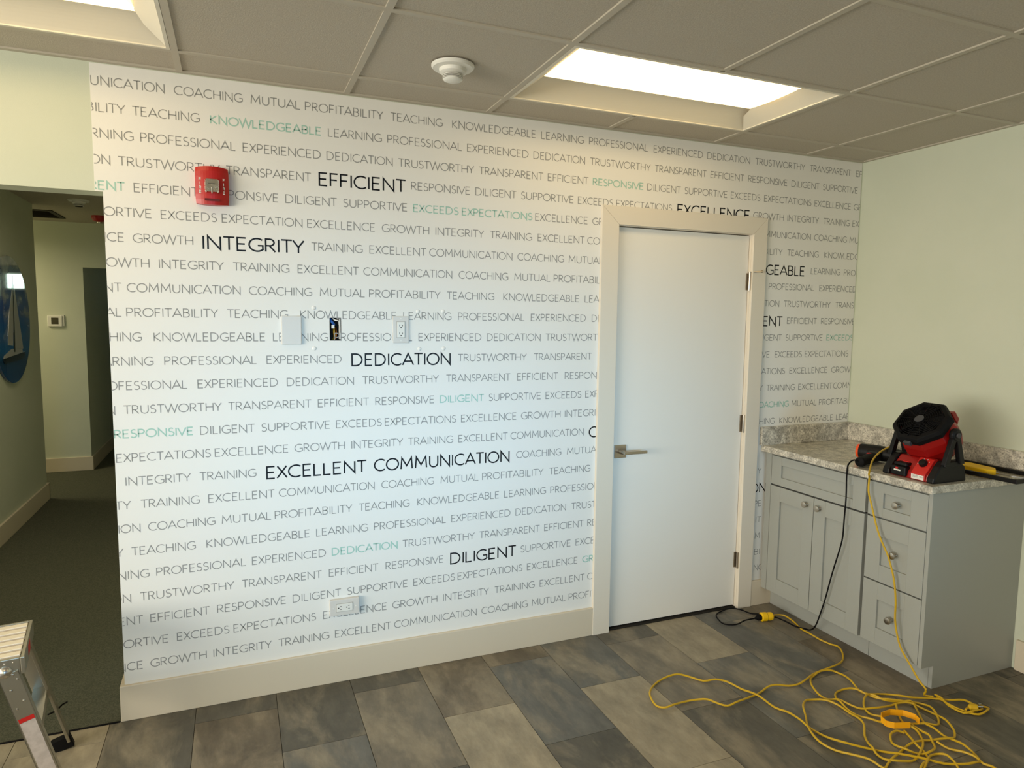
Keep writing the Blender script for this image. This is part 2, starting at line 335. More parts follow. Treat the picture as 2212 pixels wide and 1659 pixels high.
# ---------------------------------------------------------------- lettering (flat print on the mural)
def arc(cx, cy, rx, ry, a0, a1, n=10):
    return [(cx + rx * cos(R(a0 + (a1 - a0) * i / n)), cy + ry * sin(R(a0 + (a1 - a0) * i / n))) for i in range(n + 1)]
GL = {
 'A': (.86, [[(0, 0), (.43, 1), (.86, 0)], [(.14, .32), (.72, .32)]]),
 'B': (.56, [[(.28, .53), (0, .53), (0, 1), (.27, 1)] + arc(.27, .765, .24, .235, 80, -90, 8), [(0, .53), (0, 0), (.28, 0)] + arc(.28, .265, .28, .265, -80, 90, 8)]),
 'C': (.78, [arc(.48, .5, .48, .5, 50, 310, 16)]),
 'D': (.74, [[(0, 0), (0, 1), (.25, 1)] + arc(.25, .5, .49, .5, 80, -80, 12) + [(.25, 0), (0, 0)]]),
 'E': (.5, [[(.5, 1), (0, 1), (0, 0), (.5, 0)], [(0, .52), (.44, .52)]]),
 'F': (.47, [[(.47, 1), (0, 1), (0, 0)], [(0, .5), (.42, .5)]]),
 'G': (.82, [arc(.48, .5, .48, .5, 50, 318, 16) + [(.82, .2), (.82, .45), (.52, .45)]]),
 'H': (.68, [[(0, 0), (0, 1)], [(.68, 0), (.68, 1)], [(0, .52), (.68, .52)]]),
 'I': (0, [[(0, 0), (0, 1)]]),
 'K': (.6, [[(0, 0), (0, 1)], [(.56, 1), (.03, .5), (.6, 0)]]),
 'L': (.46, [[(0, 1), (0, 0), (.46, 0)]]),
 'M': (.9, [[(0, 0), (.07, 1), (.45, .28), (.83, 1), (.9, 0)]]),
 'N': (.72, [[(0, 0), (0, 1), (.72, 0), (.72, 1)]]),
 'O': (.94, [arc(.47, .5, .47, .5, 90, 450, 22)]),
 'P': (.52, [[(0, 0), (0, 1), (.25, 1)] + arc(.25, .73, .27, .27, 80, -80, 8) + [(.25, .46), (0, .46)]]),
 'R': (.56, [[(0, 0), (0, 1), (.25, 1)] + arc(.25, .74, .26, .26, 80, -80, 8) + [(.25, .48), (0, .48)], [(.22, .48), (.58, 0)]]),
 'S': (.5, [arc(.26, .755, .22, .245, 40, 240, 9) + arc(.24, .26, .26, .26, 70, -145, 10)]),
 'T': (.66, [[(0, 1), (.66, 1)], [(.33, 1), (.33, 0)]]),
 'U': (.66, [[(0, 1), (0, .34)] + arc(.33, .33, .33, .33, 180, 360, 10) + [(.66, 1)]]),
 'V': (.78, [[(0, 1), (.39, 0), (.78, 1)]]),
 'W': (1.2, [[(0, 1), (.3, 0), (.6, 1), (.9, 0), (1.2, 1)]]),
 'X': (.64, [[(0, 0), (.62, 1)], [(.02, 1), (.64, 0)]]),
 'Y': (.68, [[(0, 1), (.34, .46), (.68, 1)], [(.34, .46), (.34, 0)]]),
}
SB = dict(A=.03, C=.075, D=.14, G=.08, O=.075, T=.04, V=.02, W=.03, X=.04, Y=.02, S=.08, L=.1, E=.12, F=.1, P=.1, R=.1, K=.1, B=.12)
def ribbons(pl, t):
    """strips of half-width t with mitred joints"""
    out = []; n = len(pl); closed = abs(pl[0][0] - pl[-1][0]) + abs(pl[0][1] - pl[-1][1]) < 1e-6
    P = [Vector(p) for p in pl]; off = []
    for i in range(n):
        a = P[i - 1] if i else (P[-2] if closed else None); b = P[i + 1] if i < n - 1 else (P[1] if closed else None)
        d1 = (P[i] - a).normalized() if a is not None else None; d2 = (b - P[i]).normalized() if b is not None else None
        if d1 is None: m = Vector((-d2.y, d2.x))
        elif d2 is None: m = Vector((-d1.y, d1.x))
        else:
            n1 = Vector((-d1.y, d1.x)); n2 = Vector((-d2.y, d2.x)); s = n1 + n2
            if s.length < .05: s = n1
            s.normalize(); m = s / max(.32, s.dot(n1))
        off.append(m * t)
    for i in range(n - 1):
        out.append([P[i] + off[i], P[i + 1] + off[i + 1], P[i + 1] - off[i + 1], P[i] - off[i]])
    return out
def clipx(q, x, s):
    r = []
    for i in range(len(q)):
        a, b = q[i - 1], q[i]; ia, ib = (a[0] - x) * s >= 0, (b[0] - x) * s >= 0
        if ia != ib: k = (x - a[0]) / (b[0] - a[0]); r.append((x, a[1] + (b[1] - a[1]) * k))
        if ib: r.append((b[0], b[1]))
    return r
def layout(wd):
    x = 0; items = []
    for i, c in enumerate(wd):
        s = SB.get(c, .13)
        if i: x += s
        items.append((c, x)); x += GL[c][0] + s
    return items, x - SB.get(wd[-1], .13)
def word(mb, wd, x0, x1, z, cap, t, lo, hi, y=-.0015):
    items, tot = layout(wd); k = (x1 - x0) / max(tot, .01) if tot > .01 else cap; ky = cap
    for c, gx in items:
        for pl in GL[c][1]:
            # stroke keeps its real width: work in metres
            q = [(x0 + (gx + px) * k, z + t + py * (ky - 2 * t)) for px, py in pl]
            for f in ribbons(q, t):
                f = clipx([tuple(p) for p in f], lo, 1)
                if f: f = clipx(f, hi, -1)
                if len(f) > 2: mb.quad(*[(a, y, b) for a, b in f])
WID = dict(COACHING=235, COMMUNICATION=387, DEDICATION=265, DILIGENT=197, EFFICIENT=211, EXCEEDS=190, EXCELLENCE=270, EXCELLENT=243, EXPECTATION=297, EXPECTATIONS=322, EXPERIENCED=289, GROWTH=202,
    INTEGRITY=221, KNOWLEDGEABLE=392, LEARNING=214, MUTUAL=180, PROFESSIONAL=324, PROFITABILITY=311, RESPONSIVE=260, SUPPORTIVE=264, TEACHING=222, TRAINING=204, TRANSPARENT=310, TRUSTWORTHY=337, Y=23, PE=46, IT=34, M=30, BI=34, NG=60, ON=62)
WORDS = '''COMMUNICATION,,212 COACHING,246,481 MUTUAL,513,695 PROFITABILITY,715,1025 TEACHING,1057,1280 KNOWLEDGEABLE,1326,1718 LEARNING,1748,1963 PROFESSIONAL,1994,2316 EXPERIENCED,2350,2639 DEDICATION,2670,2937 TRUSTWORTHY,2974,3312 TRANSPARENT,3348,3647 EFFICIENT,3689,
PROFITABILITY,,81 TEACHING,105,328 *KNOWLEDGEABLE,367,773 LEARNING,803,1018 PROFESSIONAL,1044,1368 EXPERIENCED,1394,1683 DEDICATION,1711,1972 TRUSTWORTHY,2001,2334 TRANSPARENT,2359,2666 EFFICIENT,2694,2905 RESPONSIVE,2934,3194 DILIGENT,3226,3422 SUPPORTIVE,3449,3705 EXCEEDS,3731,
LEARNING,,104 PROFESSIONAL,129,452 EXPERIENCED,480,770 DEDICATION,796,1063 TRUSTWORTHY,1089,1424 TRANSPARENT,1449,1759 EFFICIENT,1784,1994 *RESPONSIVE,2019,2295 DILIGENT,2320,2515 SUPPORTIVE,2539,2801 EXCEEDS,2827,3016 EXPECTATIONS,3045,3369 EXCELLENCE,3395,3661 GROWTH,3685,
DEDICATION,,26 TRUSTWORTHY,53,394 TRANSPARENT,417,732 #EFFICIENT,763,1121 RESPONSIVE,1145,1406 DILIGENT,1434,1627 SUPPORTIVE,1652,1916 EXCEEDS,1942,2128 EXPECTATIONS,2149,2465 #EXCELLENCE,2499,2952 GROWTH,2977,3181 INTEGRITY,3209,3430 TRAINING,3465,3659 EXCELLENT,3683,
*TRANSPARENT,,70 EFFICIENT,101,317 RESPONSIVE,,605 DILIGENT,634,833 SUPPORTIVE,860,1125 *EXCEEDS,1154,1353 *EXPECTATIONS,1372,1706 EXCELLENCE,1724,1993 GROWTH,2021,|COMMUNICATION,,3378 COACHING,3405,3644 MUTUAL,3668,
SUPPORTIVE,,154 EXCEEDS,187,378 EXPECTATION,398,695 EXCELLENCE,716,987 GROWTH,1019,1221 INTEGRITY,1252,1473 TRAINING,1504,1706 EXCELLENT,1738,1979 COMMUNICATION,1996,|PROFITABILITY,,3183 TEACHING,3219,3441 KNOWLEDGEABLE,3486,
EXCELLENCE,,60 GROWTH,91,292 #INTEGRITY,327,702 TRAINING,730,935 EXCELLENT,966,1209 COMMUNICATION,1224,1610 COACHING,1638,1871 MUTUAL,1900,|#KNOWLEDGEABLE,,3347 LEARNING,3394,3608 PROFESSIONAL,3639,
GROWTH,,140 INTEGRITY,175,398 TRAINING,433,641 EXCELLENT,676,919 COMMUNICATION,940,1325 COACHING,1358,1591 MUTUAL,1624,1803 PROFITABILITY,1823,|PROFESSIONAL,3104,3423 EXPERIENCED,3462,3739
EXCELLENT,,46 COMMUNICATION,65,456 COACHING,490,728 MUTUAL,762,943 PROFITABILITY,963,1272 TEACHING,1303,1524 KNOWLEDGEABLE,1571,1956 LEARNING,1989,|DEDICATION,,3178 TRUSTWORTHY,3212,3548 TRANSPARENT,3588,
MUTUAL,,42 PROFITABILITY,60,373 TEACHING,407,633 KNOWLEDGEABLE,683,1076 LEARNING,1109,1322 PROFESSIONAL,1356,1675 EXPERIENCED,1709,1994 DEDICATION,2029,|#TRANSPARENT,,3209 EFFICIENT,3241,3454 RESPONSIVE,3488,3742
TEACHING,,105 KNOWLEDGEABLE,148,544 LEARNING,576,790 PROFESSIONAL,817,1146 EXPERIENCED,1176,1463 DEDICATION,1493,1757 TRUSTWORTHY,1785,|DILIGENT,,3208 SUPPORTIVE,3237,3503 *EXCEEDS,3535,3735
LEARNING,,141 PROFESSIONAL,181,510 EXPERIENCED,550,843 #DEDICATION,886,1320 TRUSTWORTHY,1355,1688 TRANSPARENT,1726,2031|SUPPORTIVE,,3128 EXCEEDS,3167,3357 EXPECTATIONS,3381,3705
PROFESSIONAL,,256 EXPERIENCED,294,588 DEDICATION,626,893 TRUSTWORTHY,931,1265 TRANSPARENT,1301,1608 EFFICIENT,1644,1853 RESPONSIVE,1890,|EXPECTATIONS,,3241 EXCELLENCE,3277,3551 GROWTH,3585,
DEDICATION,,7 TRUSTWORTHY,36,376 TRANSPARENT,402,719 EFFICIENT,747,957 RESPONSIVE,986,1244 *DILIGENT,1273,1479 SUPPORTIVE,1504,1764 EXCEEDS,1791,1978 EXPECTATIONS,2003,|INTEGRITY,,3091 TRAINING,3119,3318 EXCELLENT,3346,3597 COMMUNICATION,3606,
*RESPONSIVE,,270 DILIGENT,298,497 SUPPORTIVE,524,793 EXCEEDS,820,1010 EXPECTATIONS,1026,1346 EXCELLENCE,1372,1640 GROWTH,1666,1868 INTEGRITY,1894,|*COACHING,,3280 MUTUAL,3304,3484 PROFITABILITY,3505,
EXPECTATIONS,6,331 EXCELLENCE,348,624 GROWTH,651,853 INTEGRITY,883,1103 TRAINING,1128,1332 EXCELLENT,1360,1598 COMMUNICATION,1614,1996 #COACHING,2026,|TEACHING,,3185 KNOWLEDGEABLE,3222,3614 LEARNING,3642,
INTEGRITY,34,257 TRAINING,290,498 #EXCELLENT,538,946 #COMMUNICATION,977,1608 COACHING,1644,1876 MUTUAL,1910,
INTEGRITY,,46 TRAINING,81,286 EXCELLENT,320,567 COMMUNICATION,586,977 COACHING,1010,1243 MUTUAL,1277,1455 PROFITABILITY,1475,1783 TEACHING,1816,2037
COMMUNICATION,,75 COACHING,104,340 MUTUAL,367,552 PROFITABILITY,568,881 TEACHING,911,1131 KNOWLEDGEABLE,1170,1557 LEARNING,1586,1798 PROFESSIONAL,1824,|Y,,3109
PROFITABILITY,,15 TEACHING,43,266 KNOWLEDGEABLE,308,703 LEARNING,732,947 PROFESSIONAL,976,1300 EXPERIENCED,1328,1615 DEDICATION,1644,1907 TRUSTWORTHY,1939,|#ON,,3146
LEARNING,,99 PROFESSIONAL,126,451 EXPERIENCED,476,768 *DEDICATION,796,1076 TRUSTWORTHY,1101,1438 TRANSPARENT,1463,1769 EFFICIENT,1795,2008 RESPONSIVE,2030,|PE,,3119
DEDICATION,,33 TRUSTWORTHY,66,403 TRANSPARENT,434,750 EFFICIENT,782,992 RESPONSIVE,1026,1288 #DILIGENT,1322,1649 SUPPORTIVE,1672,1937 EXCEEDS,1967,|IT,,3122
TRANSPARENT,,72 EFFICIENT,99,310 RESPONSIVE,340,603 DILIGENT,632,830 SUPPORTIVE,858,1122 EXCEEDS,1151,1343 EXPECTATIONS,1359,1680 EXCELLENCE,1707,1977 *GROWTH,2007,|M,3087,
SUPPORTIVE,,157 EXCEEDS,190,380 EXPECTATIONS,399,723 EXCELLENCE,755,1027 GROWTH,1055,1259 INTEGRITY,1290,1511 TRAINING,1541,1746 EXCELLENT,1776,2019 COMMUNICATION,2036,|BI,3088,
EXCELLENCE,,64 GROWTH,93,293 INTEGRITY,321,543 TRAINING,571,777 EXCELLENT,804,1047 COMMUNICATION,1063,1450 COACHING,1477,1711 MUTUAL,1736,1915 PROFITABILITY,1935,|NG,3090,'''
Z1, DZR = 2.3993, .0918
for i, line in enumerate(WORDS.split('\n')):
    z = Z1 - DZR * i
    for si, seg in enumerate(line.split('|')):
        lo = (-.024 if i < 5 else .001) if si == 0 else 3.0
        hi = (XR - .009) if (si == 1 or i < 4) else CXL + .015
        for wd in seg.split():
            n, a, b = wd.split(','); st = n[0] if n[0] in '*#' else ''; n = n.lstrip('*#')
            W_ = WID[n] * (1.64 if st == '#' else 1.03 if st == '*' else 1) / 1000
            if n == 'ON': W_ = .108
            if a and b: x0, x1 = int(a) / 1000, int(b) / 1000
            elif a: x0 = int(a) / 1000; x1 = x0 + W_
            else: x1 = int(b) / 1000; x0 = x1 - W_
            if st:
                b_ = MB()
                if st == '#': word(b_, n, x0 + .002, x1 - .002, z - .0145, .0555, .0031, lo, hi)
                else: word(b_, n, x0, x1, z, .0345, .0024, lo, hi)
                b_.build('printed_word', M['black'] if st == '#' else M['teal'], mural, label=('large black' if st == '#' else 'teal') + ' printed word ' + n)
            else:
                b_ = MB(); word(b_, n, x0, x1, z, .0345, .0017, lo, hi); b_.build('printed_word', M['ink'], mural)
# ================================================================== wall plates
def plate(x0, x1, z0, z1, d, name, label, cat='wall plate'):
    t = thing(name, label, cat, ((x0 + x1) / 2, 0, (z0 + z1) / 2))
    MB().box(x0, x1, -d, -.0008, z0, z1).build('plate', M['platew'], t, bevel=.0025)
    return t
def receptacle(t, cx, cz, d, horiz):
    def B(mb, u0, u1, v0, v1, y0, y1):
        if horiz: mb.box(cx + v0, cx + v1, y0, y1, cz + u0, cz + u1)
        else: mb.box(cx + u0, cx + u1, y0, y1, cz + v0, cz + v1)
    b = MB(); B(b, -.0165, .0165, -.0335, .0335, -d - .0035, -d); o = b.build('receptacle', M['white'], t, bevel=.001)
    k = MB()
    for s in (-1, 1):
        v = s * .017
        B(k, -.0075, -.0055, v - .003, v + .005, -d - .0038, -d - .0034); B(k, .0055, .0075, v - .003, v + .004, -d - .0038, -d - .0034)
        if horiz: k.cyl((cx + v - .0085, -d - .0034, cz), (cx + v - .0085, -d - .0039, cz), .0026, 12)
        else: k.cyl((cx, -d - .0034, cz + v - .0085), (cx, -d - .0039, cz + v - .0085), .0026, 12)
    k.build('slot', M['dark'], o)
    f = MB(); B(f, -.0185, .0185, -.0355, .0355, -d - .0006, -d + .0005); f.build('seam', M['seam'], t)
    for s in (-1, 1):
        c = (cx + s * .047, cz) if horiz else (cx, cz + s * .047)
        MB().cyl((c[0], -d, c[1]), (c[0], -d - .0012, c[1]), .003, 12).build('screw', M['white'], t)
plate(.607, .685, 1.469, 1.584, .012, 'blank_wall_plate', 'plain white blank wall plate left of the open wiring box', 'wall plate')
o1 = plate(1.060, 1.131, 1.473, 1.589, .007, 'wall_outlet', 'white upright wall outlet right of the open wiring box', 'outlet'); receptacle(o1, 1.0955, 1.531, .007, False)
o2 = plate(.780, .9045, .302, .372, .022, 'wall_outlet', 'white sideways wall outlet low on the mural near the baseboard', 'outlet'); receptacle(o2, .842, .337, .022, True)
bx = thing('junction_box', 'open electrical box in the mural with loose blue and tan cables', 'electrical box', (.821, 0, 1.53))
x0, x1, z0, z1 = BOX
MB().box(x0 - .001, x1 + .001, .058, .06, z0 - .001, z1 + .001).box(x0 - .001, x0 + .0012, .0, .058, z0, z1).box(x1 - .0012, x1 + .001, .0, .058, z0, z1).box(x0, x1, .0, .058, z1 - .0012, z1 + .001).box(x0, x1, .0, .058, z0 - .001, z0 + .0012).build('box_shell', M['blue'] if 0 else M['dark'], bx)
MB().tube([(.803, .03, 1.577), (.806, .008, 1.565), (.812, .006, 1.556), (.818, .02, 1.55)], .0055, 8).build('cable', M['blue'], bx, smooth=True)
MB().tube([(.812, .012, 1.576), (.822, .002, 1.568), (.834, .004, 1.566), (.838, .03, 1.55)], .0028, 8).build('cable', M['white'], bx, smooth=True)
MB().tube([(.818, .03, 1.54), (.817, .012, 1.52), (.819, .012, 1.50), (.816, .03, 1.488)], .004, 8).build('cable', M['tan'], bx, smooth=True)
MB().tube([(.826, .035, 1.54), (.827, .02, 1.515), (.824, .02, 1.49)], .003, 8).build('cable', M['copper'], bx, smooth=True)
MB().box(.806, .818, .004, .0055, 1.534, 1.549).build('cable_tag', M['white'], bx)
MB().box(.8375, .8415, -.001, .03, 1.49, 1.574).build('mounting_bracket', M['white'], bx)
# ---------------------------------------------------------------- fire alarm strobe
fa = thing('fire_alarm_strobe', 'red fire alarm with clear strobe high on the mural', 'fire alarm', (.365, 0, 2.075))
ax, az, hw, hh = .366, 2.072, .0585, .067
b = MB(); N = 12; rows_ = []
for j in range(9):
    v = -1 + 2 * j / 8; r = []
    for i in range(N + 1):
        u = -1 + 2 * i / N; h = hh + .0045 * (1 - u * u); vv = v
        rr = 1 - .04 * abs(v) ** 6
        r.append((ax + hw * u * rr, -(.026 + .018 * (1 - u * u) - .004 * abs(v) ** 6), az + h * vv))
    rows_.append(r)
n0 = 0
for j in range(8):
    for i in range(N): b.quad(rows_[j][i], rows_[j][i + 1], rows_[j + 1][i + 1], rows_[j + 1][i])
def bk(p): return (p[0], -.0008, p[2])
for j in range(8):
    for i in (0, N): b.quad(rows_[j][i], rows_[j + 1][i], bk(rows_[j + 1][i]), bk(rows_[j][i]))
for i in range(N):
    for j in (0, 8): b.quad(rows_[j][i], rows_[j][i + 1], bk(rows_[j][i + 1]), bk(rows_[j][i]))
b.build('housing', M['firered'], fa, smooth=True)
sl = MB(); sl.rings([[(ax + sx * (.026 - a), y, az - .002 + sz * (.0275 - a)) for sx, sz in ((-1, -.8), (-.8, -1), (.8, -1), (1, -.8), (1, .8), (.8, 1), (-.8, 1), (-1, .8))] for a, y in ((0, -.038), (.001, -.049), (.004, -.055))])
sl.build('strobe_lens', M['strobe'], fa)
MB().cyl((ax, -.0555, az - .01), (ax, -.0555, az - .032), .0024, 8).cyl((ax - .012, -.0555, az + .006), (ax + .012, -.0555, az + .006), .0028, 8).build('flash_tube', M['steel'], fa, smooth=True)
for s in (-1, 1):
    tx = MB()
    for i, c in enumerate('FIRE'):
        cxx = ax + s * .041; u = (cxx - ax) / hw; yy = -(.026 + .018 * (1 - u * u)) - .0012
        word(tx, c, cxx - .0035, cxx + .0035, az + .0225 - i * .0155 - .006, .011, .0012, -9, 9, yy) if c != 'I' else tx.box(cxx - .0012, cxx + .0012, yy, yy + .0002, az + .001, az + .012)
    tx.build('lettering', M['white'], fa, label='white vertical letters FIRE')
MB().box(ax - .026, ax + .026, -.0443, -.042, az - .058, az - .049).build('sound_slot', mat('dark_red', (96, 8, 8), .6), fa)
# ---------------------------------------------------------------- smoke detector
def detector(name, label, c, r, drop, group=None):
    t = thing(name, label, 'smoke detector', (c[0], c[1], H))
    MB().lathe([(r, 0), (r, .006), (r * .93, .012), (r * .66, .014)], (c[0], c[1], H), (0, 0, -1), 40).build('mounting_base', M['white'], t, smooth=True)
    MB().lathe([(r * .64, .012), (r * .62, .026), (r * .50, .032), (r * .36, .034)], (c[0], c[1], H), (0, 0, -1), 40).build('housing', M['white'], t, smooth=True)
    g = MB().lathe([(r * .36, .030), (r * .36, .052)], (c[0], c[1], H), (0, 0, -1), 32); g.build('sensing_chamber', M['dark'], t)
    rg = MB()
    for h in (.036, .041, .046): rg.lathe([(r * .48, h), (r * .48, h + .0016), (r * .36, h + .0018)], (c[0], c[1], H), (0, 0, -1), 32)
    rg.lathe([(r * .46, .049), (r * .43, drop - .004), (r * .30, drop), (.0005, drop + .001)], (c[0], c[1], H), (0, 0, -1), 32); rg.build('vented_cap', M['white'], t, smooth=True)
    return t
detector('smoke_detector', 'round white smoke detector on the ceiling left of the lit fixture', (1.178, -.487), .077, .056)
detector('smoke_detector', 'dim round smoke detector on the corridor ceiling', (-.69, 3.48), .075, .045)
# ---------------------------------------------------------------- ceiling light fixtures
def troffer(x0, y0, label):
    x1, y1 = x0 + 1.2192, y0 + .6096; a = .0125; t = thing('ceiling_light', label, 'ceiling light', ((x0 + x1) / 2, (y0 + y1) / 2, H), 'recessed ceiling lights')
    fr = MB()
    for q in ((x0 + a, x1 - a, y0 + a, y0 + a + .012), (x0 + a, x1 - a, y1 - a - .012, y1 - a), (x0 + a, x0 + a + .012, y0 + a + .012, y1 - a - .012), (x1 - a - .012, x1 - a, y0 + a + .012, y1 - a - .012)):
        fr.box(*q, H - .0005, H + .004)
    fr.build('frame', M['enamel'], t)
    X0, X1, Y0, Y1 = x0 + a + .008, x1 - a - .008, y0 + a + .008, y1 - a - .008; yc = (y0 + y1) / 2; lw = .165; D = .062; ex = .092
    for s in (-1, 1):
        m = MB(); K = 10; pr = []
        for i in range(K + 1):
            u = i / K; yy = (Y0 + (yc - lw - Y0) * u) if s < 0 else (Y1 - (Y1 - yc - lw) * u); pr.append((yy, H + .001 + D * sin(u * pi / 2) ** .9))
        for (ya, za), (yb, zb) in zip(pr, pr[1:]): m.quad((X0, ya, za), (X1, ya, za), (X1, yb, zb), (X0, yb, zb))
        m.build('side_reflector', M['enamel'], t, smooth=True)
    for s in (-1, 1):
        m = MB(); K = 8; xe_ = X0 if s < 0 else X1; xi = xe_ - s * ex
        for i in range(K):
            u0, u1 = i / K, (i + 1) / K
            ya, yb = Y0 + (Y1 - Y0) * u0, Y0 + (Y1 - Y0) * u1
            bow = lambda u: xe_ - s * ex * (1 - (2 * u - 1) ** 2) ** .5
            zz = lambda u: H + .002 + D * sin(pi * u) ** .5
            m.quad((xe_, ya, H + .001), (xe_, yb, H + .001), (bow(u1), yb, zz(u1)), (bow(u0), ya, zz(u0)))
        m.build('end_reflector', M['enamel'], t, smooth=True)
    m = MB(); K = 10; pr = [(yc - lw + 2 * lw * i / K, H + D - .002 - .016 * sin(pi * i / K)) for i in range(K + 1)]
    cut = lambda u: ex * (.72 + .28 * (1 - (2 * u - 1) ** 2))
    for i, ((ya, za), (yb, zb)) in enumerate(zip(pr, pr[1:])):
        c0, c1 = cut(i / K), cut((i + 1) / K)
        m.quad((X0 + c0, ya, za), (X1 - c0, ya, za), (X1 - c1, yb, zb), (X0 + c1, yb, zb))
    m.build('lens', M['glow'], t, smooth=True, label='glowing white lens')
    MB().box(X0 - .006, X1 + .006, Y0 - .006, Y1 + .006, H + D + .008, H + D + .02).build('housing', M['enamel'], t)
    for q in ((X0 - .006, X0 - .004, Y0, Y1), (X1 + .004, X1 + .006, Y0, Y1), (X0, X1, Y0 - .006, Y0 - .004), (X0, X1, Y1 + .004, Y1 + .006)):
        MB().box(*q, H + .004, H + D + .008).build('housing_side', M['enamel'], t)
for (lx, ly), lb in zip(lights, ['bright recessed ceiling light above the white door', 'bright recessed ceiling light cut off at the top left corner', 'recessed ceiling light nearer the window, behind the photographer, on the door side', 'recessed ceiling light nearer the window, behind the photographer, on the corridor side']):
    troffer(lx, ly, lb)
# ---------------------------------------------------------------- corridor things
vt = thing('ceiling_vent', 'dark slatted air return vent in the corridor ceiling', 'vent', (-1.35, 4.45, H))
MB().box(-1.66, -1.62, 4.20, 4.72, H - .008, H).box(-1.06, -1.02, 4.20, 4.72, H - .008, H).box(-1.62, -1.06, 4.20, 4.24, H - .008, H).box(-1.62, -1.06, 4.68, 4.72, H - .008, H).build('frame', M['vent'], vt)  # frame and slats share the grille's dark colour
MB().box(-1.62, -1.06, 4.24, 4.68, H - .001, H).build('backing', M['dark'], vt)
for i in range(10): MB().box(-1.62, -1.06, -.014, .014, -.001, .001, Matrix.Translation((0, 4.262 + i * .044, H - .006)) @ Matrix.Rotation(R(25), 4, 'X')).build('slat', M['vent'], vt)
rs = thing('ceiling_strobe', 'red dome on the corridor ceiling beside the mural wall edge', 'strobe', (-.70, 4.42, H))
MB().lathe([(.062, 0), (.062, .02), (.05, .045), (.02, .056), (.0005, .057)], (-.70, 4.42, H), (0, 0, -1), 28).build('housing', M['firered'], rs, smooth=True)
MB().lathe([(.02, .054), (.018, .066), (.0005, .068)], (-.70, 4.42, H), (0, 0, -1), 16).build('lens', M['strobe'], rs, smooth=True)
th = thing('thermostat', 'small white thermostat with a dark screen on the far corridor wall', 'thermostat', (-1.21, 5.03, 1.51))
MB().box(-1.272, -1.145, 5.006, 5.03, 1.456, 1.566).build('housing', M['white'], th, bevel=.008)
MB().box(-1.238, -1.178, 5.0045, 5.0065, 1.482, 1.545).build('screen', M['lcd'], th)
MB().box(-1.165, -1.130, 5.016, 5.03, 1.462, 1.572).build('backplate', M['white'], th, bevel=.003)
# glossy round sailboat picture
XA = -1.09
sky = bpy.data.materials.new('sailing_picture'); sky.use_nodes = True; n = sky.node_tree.nodes; L = sky.node_tree.links; pb = n['Principled BSDF']
pb.inputs['Roughness'].default_value = .04; pb.inputs['Coat Weight'].default_value = 1; pb.inputs['Coat Roughness'].default_value = .01
tc = n.new('ShaderNodeTexCoord'); sx = n.new('ShaderNodeSeparateXYZ'); L.new(tc.outputs['Object'], sx.inputs[0])
mr = n.new('ShaderNodeMapRange'); mr.inputs['From Min'].default_value = 1.08; mr.inputs['From Max'].default_value = 1.99; L.new(sx.outputs['Z'], mr.inputs['Value'])
rp = n.new('ShaderNodeValToRGB'); e = rp.color_ramp.elements; e[0].position, e[0].color = 0, lin((12, 84, 150)); e[1].position, e[1].color = 1, lin((150, 160, 170))
for p, c in ((.18, (14, 70, 120)), (.25, (20, 110, 180)), (.40, (30, 110, 190)), (.62, (20, 70, 175)), (.82, (34, 60, 150))):
    k = e.new(p); k.color = lin(c)
L.new(mr.outputs[0], rp.inputs[0])
mpn = n.new('ShaderNodeMapping'); mpn.inputs['Scale'].default_value = (1, 3.0, 5); L.new(tc.outputs['Object'], mpn.inputs[0])
nz = n.new('ShaderNodeTexNoise'); nz.inputs['Scale'].default_value = 1.5; nz.inputs['Detail'].default_value = 5; L.new(mpn.outputs[0], nz.inputs['Vector'])
cr = n.new('ShaderNodeValToRGB'); cr.color_ramp.elements[0].position = .47; cr.color_ramp.elements[1].position = .62; L.new(nz.outputs['Fac'], cr.inputs[0])
mr2 = n.new('ShaderNodeMapRange'); mr2.inputs['From Min'].default_value = 1.35; mr2.inputs['From Max'].default_value = 1.55; L.new(sx.outputs['Z'], mr2.inputs['Value'])
mm = n.new('ShaderNodeMath'); mm.operation = 'MULTIPLY'; L.new(cr.outputs[0], mm.inputs[0]); L.new(mr2.outputs[0], mm.inputs[1])
mx = n.new('ShaderNodeMixRGB'); mx.inputs[2].default_value = lin((176, 184, 190)); L.new(mm.outputs[0], mx.inputs[0]); L.new(rp.outputs[0], mx.inputs[1]); L.new(mx.outputs[0], pb.inputs['Base Color'])
ar = thing('round_sailboat_picture', 'round glossy blue picture of a sailboat on the corridor wall', 'picture', (XA, 3.08, 1.535))
MB().lathe([(.462, .002), (.462, .016), (.459, .018), (.0005, .018)], (XA, 3.08, 1.535), (1, 0, 0), 96).build('disc', sky, ar)
sail = mat('sail_print', (205, 205, 200), .1, coat=1); hull = mat('hull_print', (16, 18, 30), .1, coat=1)
def printed(name, pts, m, x=XA + .0185):
    MB().prism([(x, y, z) for y, z in pts], (.0008, 0, 0)).build(name, m, ar)
printed('jib_sail', [(3.135, 1.80), (3.02, 1.60), (2.955, 1.42), (2.945, 1.355), (3.065, 1.345), (3.12, 1.6)], sail)
printed('main_sail', [(3.165, 1.80), (3.22, 1.62), (3.285, 1.42), (3.315, 1.315), (3.105, 1.322), (3.14, 1.6)], sail)
printed('mast', [(3.14, 1.86), (3.155, 1.86), (3.105, 1.30), (3.075, 1.30)], hull, XA + .0195)
printed('deck', [(2.84, 1.285), (3.02, 1.325), (3.29, 1.315), (3.30, 1.275), (2.82, 1.258)], sail)
printed('hull', [(2.80, 1.262), (3.36, 1.292), (3.33, 1.252), (3.15, 1.232), (2.84, 1.225)], hull, XA + .0195)
